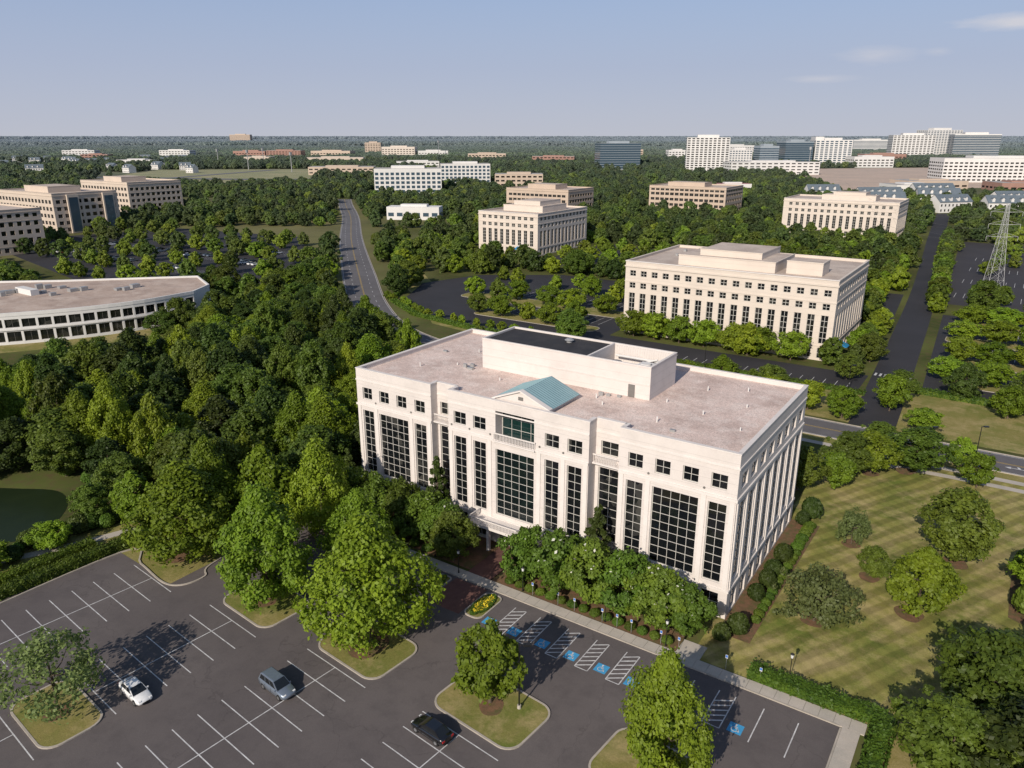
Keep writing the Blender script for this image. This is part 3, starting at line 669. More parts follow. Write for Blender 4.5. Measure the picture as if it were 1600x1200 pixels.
# curved low building
def curved():
    root=obj('low_office_building',None,None,(0,0,0),label='low curved white office building with weathered brown flat roof',category='office building')
    arc=cat([(-262,-24),(-243,-14),(-222,2),(-207,22),(-199,42),(-198,62)],6); H=9.0
    w=MB(); back=[(-204,72),(-222,80),(-254,48),(-292,16)]
    for i in range(len(arc)-1):
        a=arc[i]; b=arc[i+1]; Ln=float(np.linalg.norm(b-a)); u=tuple((b-a)/Ln); 
        ops=[(.32,Ln-.32,.8,3.7),(.32,Ln-.32,4.9,7.3)]
        wallface(w,a,u,Ln,0,H,ops,.4,M['white'])
        for q in ops: addwin(root,a,u,q,2,1,M['glass'],M['mull_dark'],.4)
    ring=[tuple(p) for p in arc]+back
    for i in range(len(arc)-1,len(ring)):
        a=ring[i]; b=ring[(i+1)%len(ring)]; w.poly([(*a,0),(*b,0),(*b,H),(*a,H)],M['white'])
    obj('wall',w.mesh('wall'),root)
    r=MB(); r.poly([(*p,H-.4) for p in ring],M['roofbrown']); obj('roof',r.mesh('roof'),root)
    p=MB(); sweep(p,ring,-.1,.5,H-.8,H+.2,M['white'],True); sweep(p,np.array(ring[:len(arc)]),-.35,-.05,4.1,4.5,M['white']); obj('parapet',p.mesh('parapet'),root)
    for k in range(16):
        e=MB(); x=-252+rng.uniform(0,34); y=18+rng.uniform(0,18)+(x+252)*.7; s=rng.uniform(.8,2.2); e.box(x,x+s,y,y+s*1.3,H-.39,H+rng.uniform(.3,1.2),M['metal']); obj('roof_vent',e.mesh('roof_vent'),root)
    e=MB(); e.box(-246,-236,30,32.5,H-.39,H+1.4,M['white']); obj('roof_plant',e.mesh('roof_plant'),root)
    EXCL.append([(-272,-38),(-224,-12),(-200,18),(-191,42),(-191,66),(-196,82),(-228,86),(-262,52),(-305,10)])
curved()
# ---- distant buildings: flat window bands
def tower(name,label,lat,fwd,Wd,D,H,rot,wall,g,fl=4,band=(1.0,2.6),bayw=None,cat_='building',roof=None,top=None,front=60):
    x,y=W(lat,fwd); root=obj(name,None,None,(x,y,0),rad(34+rot),label=label,category=cat_,group='distant office skyline')
    w=MB(); w.box(-Wd/2,Wd/2,-D/2,D/2,0,H,wall,roof or M['roofg']); obj('wall',w.mesh('wall'),root)
    b=MB(); z=1.0
    while z+fl<=H+.2:
        z0=z+band[0]; z1=z+band[1]; e=.15
        if bayw:
            n_=int(Wd/bayw)
            for k in range(n_):
                a=-Wd/2+Wd*(k+.18)/n_; c=-Wd/2+Wd*(k+.82)/n_; b.poly([(a,-D/2-e,z0),(c,-D/2-e,z0),(c,-D/2-e,z1),(a,-D/2-e,z1)],g)
            n2=max(1,int(D/bayw))
            for s in (-1,1):
                for k in range(n2):
                    a=-D/2+D*(k+.18)/n2; c=-D/2+D*(k+.82)/n2; q=[(s*(Wd/2+e),a,z0),(s*(Wd/2+e),c,z0),(s*(Wd/2+e),c,z1),(s*(Wd/2+e),a,z1)]; b.poly(q,g)
        else:
            b.box(-Wd/2-e,Wd/2+e,-D/2-e,D/2+e,z0,z1,g)
        z+=fl
    if b.v: obj('window_row',b.mesh('window_row'),root,kind='stuff')
    r=MB(); r.box(-Wd*.25,Wd*.25,-D*.25,D*.25,H,H+H*.06+1,wall); obj('roof_plant',r.mesh('roof_plant'),root)
    if top: r=MB(); r.box(-Wd*.5,-Wd*.27,-D*.4,D*.4,H,H+top,wall); obj('penthouse',r.mesh('penthouse'),root)
    EXCL.append([W(lat-Wd/2-10,fwd-D/2-front),W(lat+Wd/2+10,fwd-D/2-front),W(lat+Wd/2+10,fwd+D/2+10),W(lat-Wd/2-10,fwd+D/2+10)])
bg,gl=M['blueglass'],M['glass']
tower('office_tower','dark blue glass office tower above the trees',191,1430,74,40,45,8,M['greywall'],bg,4,(.5,3.7))
tower('apartment_tower','white apartment tower with dark balcony openings',332,1345,70,40,55,-10,M['white'],gl,3.6,(.8,2.6),7)
tower('office_block','white low office block in the skyline',419,1460,42,30,34,0,M['white'],bg,4,(1,2.8),5)
tower('office_block','grey office block with glass bands',473,1470,36,30,40,5,M['greywall'],bg,4,(.8,3))
tower('office_tower','white and glass office tower with stepped roof',640,1590,70,50,50,-8,M['white'],bg,4,(1,3.2),8,top=6)
tower('office_tower','blue glass office tower beside white wing',566,1585,56,46,47,4,M['greywall'],bg,4,(.4,3.6))
tower('parking_garage','long white low parking garage behind trees',405,1230,140,40,19,4,M['white'],gl,4.5,(1.5,3),9)
tower('office_block','pale distant office block near the horizon',1335,2960,140,50,45,0,M['white'],bg,4.5,(1,3))
tower('office_tower','white office tower with dark window bands',1022,2030,100,50,60,-12,M['white'],gl,4.2,(1,3),9)
tower('office_tower','tall white office tower at the skyline',1160,2160,100,50,73,6,M['white'],bg,4.2,(1,3),8)
tower('office_tower','dark glass office tower with white slab edges',1200,2060,108,50,62,-14,M['white'],bg,4.2,(.4,3.6))
tower('office_block','low white office block near bare clay ground',690,1520,76,40,20,0,M['white'],gl,5,(1.5,3.5),8)
tower('office_block','long white office block with rows of windows',640,1030,160,45,30,-6,M['white'],gl,4.2,(1.2,3),6)
tower('office_block','small white office block above tree canopy',419,2010,48,40,24,0,M['white'],gl,5,(1.5,3.5),8)
tower('office_block','white office building with blue glass corner bays',-108,815,68,36,25.5,6,M['white'],bg,4.3,(1,3.6),5)
tower('office_block','white office wing with blue glass windows',-60,1000,62,36,24,6,M['white'],bg,4.3,(1,3.6),5)
tower('low_building','low white pavilion with pale curved roof',-70,556,38,14,9,-6,M['white'],bg,6,(1.5,4),6,cat_='building',roof=M['white'],front=40)
tower('low_building','tan flat roofed building among trees',8,925,56,30,15,0,M['tan'],gl,4.5,(1.2,3),6)
tower('shop_building','low white building with dull red roof',240,850,38,16,8,0,M['white'],gl,6,(1.5,3),8,roof=M['redroof'])
for lat,fwd,Wd,H,mt in ((-1140,2090,80,22,'white'),(-885,2090,80,22,'white'),(-442,2530,50,38,'tan'),(-305,2145,90,30,'wall_b'),(-214,2145,80,20,'white'),(-690,2100,90,20,'brick'),(-590,2060,90,22,'brick'),(-480,2120,110,20,'tan'),(-2150,6300,170,70,'tan'),(-1000,1900,60,16,'brick'),(-265,1230,100,12,'tan'),(-1250,1750,60,14,'tan'),(-60,1900,90,18,'tan'),(700,2500,120,30,'white'),(820,1750,90,20,'brick'),(300,2100,90,24,'tan'),
  (480,900,70,9,'tan'),(560,860,60,9,'brick'),(430,840,50,8,'white'),(-380,1700,120,14,'beige'),(-180,1500,80,12,'white'),(90,1700,90,16,'brick'),(860,1350,70,14,'white'),(980,1480,60,14,'tan'),(-760,1600,70,12,'white'),(-560,1750,60,14,'beige')):
    tower('distant_building','small distant %s building above the woodland'%{'white':'white','tan':'tan','wall_b':'cream','brick':'reddish','beige':'beige'}[mt],lat,fwd,Wd,40,H,rng.uniform(-10,10),M[mt],gl,5,(1.5,3.3),8,front=90)
# houses
def house(lat,fwd,Wd,rot,grp='row of town houses',H=8.5,lab='white town house with grey pitched roof and dormers'):
    x,y=W(lat,fwd); root=obj('town_house',None,None,(x,y,0),rad(34+rot),label=lab,category='house',group=grp)
    D=13
    w=MB(); w.box(-Wd/2,Wd/2,-D/2,D/2,0,H,M['white'])
    w.poly([(-Wd/2,-D/2,H),(-Wd/2,D/2,H),(-Wd/2,0,H+5)],M['white']); w.poly([(Wd/2,-D/2,H),(Wd/2,D/2,H),(Wd/2,0,H+5)],M['white']); obj('wall',w.mesh('wall'),root)
    r=MB(); r.poly([(-Wd/2-.5,-D/2-.6,H-.4),(Wd/2+.5,-D/2-.6,H-.4),(Wd/2+.5,0,H+5.1),(-Wd/2-.5,0,H+5.1)],M['slate']); r.poly([(-Wd/2-.5,0,H+5.1),(Wd/2+.5,0,H+5.1),(Wd/2+.5,D/2+.6,H-.4),(-Wd/2-.5,D/2+.6,H-.4)],M['slate']); obj('roof',r.mesh('roof'),root)
    for k in range(int(Wd/7)):
        b=MB()
        c=-Wd/2+7*k+3.5; b.box(c-1,c+1,-D/2+.4,-1.5,H,H+2.6,M['white']); b.poly([(c-1.3,-D/2+.1,H+2.6),(c,-D/2+.1,H+3.6),(c,0,H+3.6),(c-1.3,0,H+2.6)],M['slate']); b.poly([(c,-D/2+.1,H+3.6),(c+1.3,-D/2+.1,H+2.6),(c+1.3,0,H+2.6),(c,0,H+3.6)],M['slate']); b.poly([(c-1,-D/2+.4,H+2.6),(c+1,-D/2+.4,H+2.6),(c,-D/2+.4,H+3.4)],M['white'])
        obj('dormer',b.mesh('dormer'),root)
    b=MB()
    for k in range(int(Wd/3.5)):
        for z in (1,4.8): c=-Wd/2+3.5*k+1.2; b.box(c,c+1.2,-D/2-.03,-D/2-.003,z,z+1.8,gl)
    obj('window_row',b.mesh('window_row'),root,kind='stuff')
    EXCL.append([W(lat-Wd/2-3,fwd-30),W(lat+Wd/2+3,fwd-30),W(lat+Wd/2+3,fwd+9),W(lat-Wd/2-3,fwd+9)])
for lat,fwd,Wd,r_ in ((305,640,34,-8),(345,610,30,14),(385,600,36,-4),(330,700,40,6),(378,690,34,-12),(420,650,36,8),(295,740,30,0),(410,760,40,5)): house(lat,fwd,Wd,r_)
for k in range(26):
    f_=rng.uniform(1250,2000); house(-f_*rng.uniform(.40,.66),f_,rng.uniform(14,26),rng.uniform(-40,40),'distant suburban houses',8.5,'small pale suburban house with grey pitched roof')
# pylon
def pylon(x,y,H,rz,cab=None):
    p=MB(); m_=M['steel']
    def wz(z): return 2.6*(1-z/H)**1.25+.4
    lv=[z*H/36 for z in (0,5,9.5,13.5,17,20,22.5,25,27.5,30,32.5,36)]
    for i in range(len(lv)-1):
        a,b=lv[i],lv[i+1]; wa,wb=wz(a),wz(b)
        ca=[(-wa,-wa,a),(wa,-wa,a),(wa,wa,a),(-wa,wa,a)]; cb=[(-wb,-wb,b),(wb,-wb,b),(wb,wb,b),(-wb,wb,b)]
        for k in range(4):
            j=(k+1)%4; p.tube(ca[k],cb[k],.08,.08,m_,4); p.tube(ca[k],cb[j],.035,.035,m_,4); p.tube(ca[j],cb[k],.035,.035,m_,4); p.tube(cb[k],cb[j],.035,.035,m_,4)
    ends=[]
    for z in (22.5*H/36,27.5*H/36,32.5*H/36):
        for s in (-1,1):
            p.tube((0,-.5,z),(s*5.5,0,z+.2),.05,.04,m_,4); p.tube((0,.5,z),(s*5.5,0,z+.2),.05,.04,m_,4); p.tube((0,0,z+1.8),(s*5.5,0,z+.2),.05,.04,m_,4); p.tube((s*5.5,0,z+.2),(s*5.5,0,z-1.4),.06,.06,m_,6); ends.append((s*5.5,0,z-1.4))
    root=obj('electricity_pylon',None,None,(x,y,0),rz,label='grey steel lattice electricity pylon beside car park',category='pylon'); obj('lattice_frame',p.mesh('lattice_frame'),root)
    for e in ends:
        for ly in (-210,230):
            c=MB(); Q=[Vector((e[0],e[1]+ly*t,e[2]-26*t*(1-t)*1.2)) for t in np.linspace(0,1,9)]
            for a,b in zip(Q[:-1],Q[1:]): c.tube(a,b,.03,.03,M['mull_dark'],4,False)
            obj('cable',c.mesh('cable'),root)
pylon(15,262,33,rad(24)); 
EXCL.append([(4,210),(36,210),(36,290),(2,290)])
def mast(lat,fwd,h):
    x,y=W(lat,fwd); r=obj('communication_mast',None,None,(x,y,0),label='thin tall grey mast rising above the trees',category='mast',group='distant masts'); m_=MB(); m_.tube((0,0,0),(0,0,h),.8,.5,M['metal'],6); m_.box(-1.6,1.6,-1.6,1.6,h-5,h,M['metal']); obj('pole',m_.mesh('pole'),r)
for a in ((-195,2100,46),(-470,1400,34),(-560,1500,34),(-505,1600,34),(-365,1300,32),(510,1350,40)): mast(*a)
# ------------------------------------------------------------------ foliage
def leaves(C,Nn,size,mats=None,el=1.5):
    n=len(C); t=rng.normal(size=(n,3)); t-=Nn*(t*Nn).sum(1)[:,None]; t/=np.linalg.norm(t,axis=1)[:,None]; b=np.cross(Nn,t)
    s=size*rng.uniform(.6,1.35,n)[:,None]; a=t*s*.5*el; c=b*s*.5
    return np.stack([C-a,C-c*1.0+a*.1,C+a,C+c*1.0+a*.1],1).reshape(-1,3)
def mesh_quads(name,Vv,mats,mi=None,extra=None):
    n=len(Vv)//4; me=bpy.data.meshes.new(name)
    ev,ef=(extra if extra else (np.zeros((0,3)),[]))
    me.vertices.add(n*4+len(ev)); me.vertices.foreach_set('co',np.vstack([Vv,ev]).astype(np.float32).ravel())
    nl=n*4+sum(len(f) for f in ef); me.loops.add(nl); me.polygons.add(n+len(ef))
    li=np.arange(n*4); ls=np.arange(n)*4
    if ef:
        el=np.concatenate([np.array(f)+n*4 for f in ef]); li=np.concatenate([li,el]); ls=np.concatenate([ls,n*4+np.r_[0,np.cumsum([len(f) for f in ef])[:-1]]])
    me.loops.foreach_set('vertex_index',li.astype(np.int32)); me.polygons.foreach_set('loop_start',ls.astype(np.int32))
    for m in mats: me.materials.append(m)
    k=np.zeros(n+len(ef),np.int32)
    if mi is not None: k[:n]=mi
    if ef: k[n:]=len(mats)-1
    me.polygons.foreach_set('material_index',k); me.update(calc_edges=True); me.validate(); return me
def crown(name,R,z0,z1,nblob,nleaf,size,mat,shape='oak',flower=None,core=.14,jit=.6):
    H=z1-z0; cs=[];rs=[]; lob=rng.uniform(0,6.28,3)
    for i in range(nblob):
        t=(i+.5)/nblob; th_=i*2.39996+rng.uniform(-.5,.5)
        if shape=='cone': pr=(1-t)**.75*.95+.08
        elif shape=='oak': pr=math.sin(math.pi*min(1,(t**.85*.84+.15)))**.8
        elif shape=='up': pr=math.sin(math.pi*min(1,(t**.8*.80+.19)))**.95
        elif shape=='flat': pr=math.sin(math.pi*min(1,(t*.65+.30)))**.5
        else: pr=math.sin(math.pi*(t*.86+.10))**.7
        pr*=1+.16*math.sin(2*th_+lob[0])+.11*math.sin(3*th_+lob[1]+t*4)
        rb=R*rng.uniform(.13,.27)*(1 if shape!='cone' else .9*(1-.4*t))*(30/max(nblob,30))**.12
        rr=max(0,R*pr*rng.uniform(.78,1.12)-rb*.6)
        if rng.random()<.25: rr*=rng.uniform(.2,.7)
        cs.append((rr*math.cos(th_),rr*math.sin(th_),z0+rb*.6+t*(H-rb*1.5)+rng.uniform(-.6,.6))); rs.append(rb)
    cs=np.array(cs);rs=np.array(rs); w=rs**2; idx=rng.choice(nblob,nleaf,p=w/w.sum())
    d=rng.normal(size=(nleaf,3)); out=cs[idx]-np.array([0,0,z0+H*.4]); out/=np.linalg.norm(out,axis=1)[:,None]+1e-6
    d/=np.linalg.norm(d,axis=1)[:,None]; d+=out*.5+np.array([0,0,.15]); d/=np.linalg.norm(d,axis=1)[:,None]
    rr=rs[idx]*np.where(rng.random(nleaf)<core,rng.uniform(.1,.8,nleaf),.76+np.abs(rng.normal(0,.34,nleaf)))
    C=cs[idx]+d*rr[:,None]*np.array([1,1,.95])
    nn=d*.8+out*.3+rng.normal(size=(nleaf,3))*jit+np.array([0,-.12,.40]); nn/=np.linalg.norm(nn,axis=1)[:,None]
    mi=None; mats=[mat]
    if flower is not None:
        mats=[mat,flower]; mi=((rng.random(nleaf)<.008)&(d[:,2]>.2)).astype(np.int32)
        C[mi==1]+=d[mi==1]*.12
    return mesh_quads(name,leaves(C,nn,size),mats,mi)
def trunk(name,H,r,R,z0,limbs=6):
    t=MB(); top=Vector((rng.uniform(-.4,.4),rng.uniform(-.4,.4),H*.72)); midp=Vector((rng.uniform(-.15,.15),rng.uniform(-.15,.15),H*.3))
    t.tube((0,0,-.1),(0,0,.5),r*1.5,r,M['bark'],8,False); t.tube((0,0,.5),midp,r,r*.75,M['bark'],8,False); t.tube(midp,top,r*.75,r*.2,M['bark'],7)
    for i in range(limbs):
        a=i*2.4; s=rng.uniform(.12,.75); p=midp.lerp(top,s); q=p+Vector((math.cos(a)*R*.6,math.sin(a)*R*.6,R*rng.uniform(.25,.6))); m_=p.lerp(q,.5)+Vector((0,0,-.1*R))
        t.tube(p,m_,r*.4,r*.26,M['bark'],6,False); t.tube(m_,q,r*.26,r*.07,M['bark'],5)
    return t.mesh(name,True)
SP={}
def species(key,mat,R,z0,z1,nb,nl,size,shape,nvar,tr,flower=None,core=.14,jit=.6):
    SP[key]=[(crown('crown',R,z0,z1,nb,nl,size,L[mat],shape,flower,core,jit),trunk('trunk',z1,tr,R,z0),R,z1) for _ in range(nvar)]
species('oak','bright',6.3,1.8,14.5,180,20000,.32,'up',3,.3)
species('wood','mid',5.2,2.2,14,95,10500,.39,'round',3,.26)
species('darkwood','dark',5.3,2.0,15,95,10500,.41,'oak',3,.28)
species('street','bright',3.6,1.5,7.6,64,6800,.29,'round',2,.16)
species('myrtle','myrtle',3.2,1.0,7,64,8000,.26,'round',2,.12,M['flower_w'])
species('magnolia','dark',2.1,.4,8,50,4600,.32,'cone',2,.16)
species('sagetree','sage',4.0,1.2,6.5,70,4400,.26,'flat',2,.16,None,.25)
species('sparse','sage',4.6,1.6,8.0,60,3700,.26,'flat',1,.18,None,.3,.8)
species('lightwood','bright',5.0,2.0,12,95,9200,.37,'up',2,.24)
DESC={'oak':('oak_tree','large bright green oak with broad crown'),'wood':('broadleaf_tree','mid green broadleaf tree in dense woodland'),'darkwood':('broadleaf_tree','dark green broadleaf tree in dense woodland'),
 'street':('street_tree','small round bright green tree on grass verge'),'myrtle':('crape_myrtle','crape myrtle with white blossom against office wall'),'magnolia':('magnolia_tree','dark narrow magnolia beside pale office wall'),
 'sagetree':('ornamental_tree','low spreading sage green tree on mown lawn'),'sparse':('young_oak_tree','thin leaved tree on grass parking island'),'lightwood':('broadleaf_tree','light green broadleaf tree among darker trees')}
TREES=[]  # x,y,key,scale,zscale
def T(x,y,key,R=None,H=None):
    c=SP[key][0]; s=(R/c[2]) if R else 1; h=(H/c[3]) if H else s
    TREES.append((x,y,key,s,h))
for a in ((-68.5,-27.5,'oak',6.8,14),(-50.5,-28.5,'oak',5.8,15.5),(-33.5,-27.6,'oak',6.4,16),(-15.6,-28,'street',3.4,9),(3.2,-27,'oak',4.0,13.5),(-52.4,-54,'sparse',5.0,8.5),
  (-57,-13,'oak',5.0,15),(-45,-17,'oak',4.2,12),(-66,-16,'lightwood',5.2,13),(-75,-12,'lightwood',4.6,12),(-72,2,'oak',5.2,14.5),(-84,-4,'wood',5,12),(-82,10,'lightwood',5,12),(-36.2,-8.0,'wood',3.0,7.5),
  (9.2,5.9,'sagetree',4.3,6.8),(9.2,28.2,'sagetree',2.1,5.5),(22.2,31.5,'wood',4.6,10.5),(19.5,15,'lightwood',3.9,9),(13.5,20.5,'wood',2.0,4.4),(33,26,'street',4.0,7),(38,33,'street',4.0,7),
  (28,-3,'wood',5.2,11),(35,4,'wood',4.8,10.5),(31,-13,'darkwood',5.2,11),(40,12,'wood',4.4,9),(39,-8,'wood',5.6,11.5),(25,-13,'wood',4.2,9),
  (7,56.5,'street',4.2,7.5),(13.5,60.8,'wood',5.0,8.5),(12,84,'street',3.4,4.6),(3.5,53,'wood',3.8,8),(-2,42,'wood',3.6,8),(3,46,'street',3.0,6.5),(6,68.5,'wood',3.2,5.5),(23,60,'street',3.0,6),(20,68,'street',2.6,5.5),
  (4.5,93,'street',3.4,8),(5,102,'wood',3.4,7),(26,102,'street',3.8,7),(36,98,'wood',4,7),(-20,88,'wood',4,7.5),(-32,90,'lightwood',4,7.5),
  (-57,-5.5,'myrtle',3.6,8),(-52.5,-6,'myrtle',3.4,7.6),(-48,-5.5,'myrtle',3.6,7.8),(-43.5,-5.6,'myrtle',3.4,7.6),(-39.5,-6,'myrtle',3,6.8),
  (-25.2,-6.0,'myrtle',3.3,7.6),(-20,-6.2,'myrtle',3.9,8.4),(-15.4,-6.2,'myrtle',3.9,8.2),(-10.8,-6.0,'myrtle',4.0,8.2),(-6.4,-6.2,'myrtle',3.8,7.8),(-3.0,-6.0,'myrtle',2.8,6.8),
  (-44.4,-1.2,'magnolia',2.2,11.5),(-17.4,-1.0,'magnolia',2.3,11),(-37.8,-5,'magnolia',2.2,7),(-26.8,-4.8,'magnolia',2.2,6.4),(-61.5,-3,'magnolia',2.2,9),
  (-66,6,'darkwood',4,11),(-67,-5,'wood',4.6,12.5),
  (-98,-8,'lightwood',4.4,9),(-112,-8,'wood',5,10),(-106,2,'oak',5,11),(-124,-12,'wood',5,11),(-118,0,'darkwood',5,11),(-132,-30,'wood',5,11),(-88,-16,'wood',4.6,10),(-96,-2,'darkwood',5,11),
  (-101,-21,'darkwood',4.2,8),(-110,-24,'wood',4.4,8.5),(-93,-23,'wood',3.8,8),(-120,-27,'darkwood',4.6,9.5),(-84.5,-26,'lightwood',3.8,8),(-86,-38,'street',2.6,4.4),(-87,-46,'street',2.8,4.6),(-98,-49,'wood',3,4.4),(-107,-50,'wood',3.2,4.6),(-90,-30,'wood',3,6),
  (-112,56,'lightwood',4.5,8),(-102,52,'wood',4.5,8.5),(-92,54,'lightwood',4,7.5),(-82,50,'wood',4.2,8),
  ): T(*a)
for x in np.arange(-70,-18,7.6): T(x+rng.uniform(-1,1),121.2,'street',4.3,7.6)
for x in np.arange(-68,-2,8): 
    if rng.random()<.7: T(x+rng.uniform(-2,2),82+rng.uniform(-1,2),'street',3.6,6.5)
T(-35,119.5,'lightwood',4.8,9); T(-14,122,'wood',3.2,7); T(-9,125,'darkwood',2.4,7); T(-6,131,'wood',3.6,8); T(-8,112,'wood',3.5,6.5)
for y in (124,145,170,194):
    for x in np.arange(13,76,8.6): T(x+rng.uniform(-.8,.8),y+rng.uniform(-1,1),'street',rng.uniform(4.4,5.2),rng.uniform(5.6,7))
for x,y in ((-126,122),(-117,121),(-108,122),(-99,121),(-90,122),(-146,144),(-136,144),(-126,144),(-114,144),(-104,144),(-92,144),(-95,160),(-108,166),(-126,170),(-145,170),(-84,172),(-82,150),(-100,176),(-120,178),(-155,176)): T(x+rng.uniform(-1.5,1.5),y+rng.uniform(-1,1),random.choice(['street','street','wood','lightwood']),rng.uniform(3.6,4.8),rng.uniform(6,8))
for k in range(15): T(-168+k*5.2+rng.uniform(-1,1),121-k*2.4+(k>6)*(k-6)*2.0+rng.uniform(-1,1),'street',2.4,3.2)
for y in np.arange(135,430,9): 
    T(8-(y-120)*.075,y,random.choice(['street','wood']),3.9,7.5) if y>205 else None
    T(-11.5-(y-120)*.075 if y>175 else -9.5,y,random.choice(['street','wood']),3.6,7.5)
for x in np.arange(-440,-235,15):
    for y in (82,102,124,134,156,164,188,200):
        if inpoly(np.array([[x,y]]),LOTH)[0] and rng.random()<.8: T(x+rng.uniform(-3,3),y+rng.uniform(-2,2),random.choice(['street','wood','lightwood']),rng.uniform(4,5.4),rng.uniform(6.5,9))
for x in np.arange(12,105,10):
    for y in (232,264,298,332,366,400):
        if rng.random()<.85 and not(4<x<26 and 240<y<285): T(x+rng.uniform(-3,3),y+rng.uniform(-3,3),random.choice(['street','wood']),rng.uniform(4,5.4),rng.uniform(6.5,9))
for x in np.arange(-66,-14,11):
    for y in (186,206,226): T(x+rng.uniform(-3,3),y+rng.uniform(-3,3),random.choice(['street','wood']),rng.uniform(4,5.4),rng.uniform(7,9))
for x in (-160,-148,-135,-125):
    for y in (235,255,275): T(x+rng.uniform(-2,2),y+rng.uniform(-2,2),'street',4.6,8)
for x in np.arange(-211,-178,8): T(x,229,'street',3.6,6)
for x in np.arange(-100,-42,8): T(x,392,'street',4,7)
# woodland fill
hand=np.array([(t[0],t[1]) for t in TREES])
def jgrid(step,f0,f1,lim=.80):
    pts=[]
    for f in np.arange(f0,f1,step):
        for l in np.arange(-f*lim-30,f*lim+30,step): pts.append((l+rng.uniform(-.42,.42)*step,f+rng.uniform(-.42,.42)*step))
    P=np.array(pts); return CAM_XY+P[:,:1]*Rv+P[:,1:]*Fv
def keep(P,excl=None):
    k=np.ones(len(P),bool)
    for e in (excl or EXCL): k&=~inpoly(P,e)
    return P[k]
def clearing(P,s,th_):
    a=np.sin(P[:,0]/s+1.3*np.sin(P[:,1]/(s*1.7)))+np.sin(P[:,1]/(s*.8)+2.1+1.1*np.sin(P[:,0]/(s*1.3))); return a<th_
P=keep(jgrid(7.9,60,330)); 
d=np.sqrt(((P[:,None,:]-hand[None])**2).sum(2)).min(1); P=P[d>5.5]
dense=inpoly(P,[(-200,-40),(-66,-40),(-64,70),(-130,78),(-230,160),(-220,110)])
P=P[(dense&(rng.random(len(P))<.95))|(clearing(P,40,1.3)&(rng.random(len(P))<.88))]
for x,y in P:
    inn=(-200<x<-60 and y<90); edge=(x>-95 and y<30) or y<-5
    k=random.choices(['wood','darkwood','lightwood','oak'],[4,.8,2.8,2.4] if edge and inn else ([4.2,3.8,1.5,1.0] if inn else [5,2.2,2.6,.8]))[0]; R=rng.uniform(3.2,5.8) if inn else rng.uniform(3.4,5.2)
    T(x,y,k,R,(rng.uniform(8,15.5) if x>-148 else rng.uniform(7,11)) if inn else R*rng.uniform(1.7,2.3))
TREES=[t for t in TREES if abs(np.dot(np.array(t[:2])-CAM_XY,Rv))<.74*np.dot(np.array(t[:2])-CAM_XY,Fv)+14]
TREES.sort(key=lambda t:math.hypot(t[0]-VIEW[0],t[1]-VIEW[1])/(t[3]*SP[t[2]][0][2]))
for x,y,key,s,h in TREES[:298]:
    cr,tk,_,_=random.choice(SP[key]); nm,lb=DESC[key]; z=.1 if -60<x<9 and y<-20 else 0
    root=obj(nm,None,None,(x,y,z),rng.uniform(0,6.28),(s*rng.uniform(.93,1.07),s*rng.uniform(.93,1.07),h),label=lb,category='tree',group=nm.replace('_',' ')+'s')
    obj('trunk',tk,root); obj('crown',cr,root)
# library for the mass woodland
lib=bpy.data.collections.new('woodland_library')
def libobj(name,me):
    o=bpy.data.objects.new(name,me); lib.objects.link(o); return o
for i,(mt,shape,R,z1) in enumerate((('mid','round',5.2,11.5),('dark','round',5,12.5),('mid','oak',4.8,10.5),('bright','round',4.6,9.5),('dark','oak',5.4,12),('far','round',5,11.5))):
    libobj('canopy_%s'%'abcdef'[i],crown('canopy_tree',R,1.0,z1,44,2300,.78,L[mt],shape))
def scatter(name,P,scl,idx,coll,**props):
    me=bpy.data.meshes.new(name); me.vertices.add(len(P)); me.vertices.foreach_set('co',np.c_[P,np.zeros(len(P))].astype(np.float32).ravel())
    for nm,arr,tp in (('scl',scl,'FLOAT'),('rot',rng.uniform(0,6.28,len(P)),'FLOAT'),('idx',idx,'INT')):
        at=me.attributes.new(nm,tp,'POINT'); at.data.foreach_set('value',np.asarray(arr,np.float32 if tp=='FLOAT' else np.int32))
    o=obj(name,me,kind='stuff',**props)
    ng=bpy.data.node_groups.new(name,'GeometryNodeTree'); ng.interface.new_socket(name='Geometry',in_out='INPUT',socket_type='NodeSocketGeometry'); ng.interface.new_socket(name='Geometry',in_out='OUTPUT',socket_type='NodeSocketGeometry')
    gi=ng.nodes.new('NodeGroupInput'); go=ng.nodes.new('NodeGroupOutput'); ip=ng.nodes.new('GeometryNodeInstanceOnPoints'); ci=ng.nodes.new('GeometryNodeCollectionInfo')
    ci.inputs['Collection'].default_value=coll; ci.inputs['Separate Children'].default_value=True; ci.inputs['Reset Children'].default_value=True
    def na(nm,tp):
        n=ng.nodes.new('GeometryNodeInputNamedAttribute'); n.data_type=tp; n.inputs['Name'].default_value=nm; return [s for s in n.outputs if s.enabled][0]
    cx=ng.nodes.new('ShaderNodeCombineXYZ'); ng.links.new(na('rot','FLOAT'),cx.inputs[2])
    ng.links.new(gi.outputs[0],ip.inputs['Points']); ng.links.new(ci.outputs[0],ip.inputs['Instance']); ip.inputs['Pick Instance'].default_value=True
    ng.links.new(na('idx','INT'),ip.inputs['Instance Index']); ng.links.new(cx.outputs[0],ip.inputs['Rotation']); ng.links.new(na('scl','FLOAT'),ip.inputs['Scale'])
    ng.links.new(ip.outputs[0],go.inputs[0]); md=o.modifiers.new('scatter','NODES'); md.node_group=ng; return o
rest=TREES[298:]
P1=np.array([(t[0],t[1]) for t in rest]); s1=np.array([min(t[3]*SP[t[2]][0][2]/5,t[4]*SP[t[2]][0][3]/10.5) for t in rest])
i1=np.array([{'oak':3,'street':3,'lightwood':3,'wood':random.choice([0,2]),'darkwood':random.choice([1,4])}.get(t[2],0) for t in rest])
P2=keep(jgrid(9.0,330,1000)); P2=P2[clearing(P2,60,1.35)&(rng.random(len(P2))<.92)]
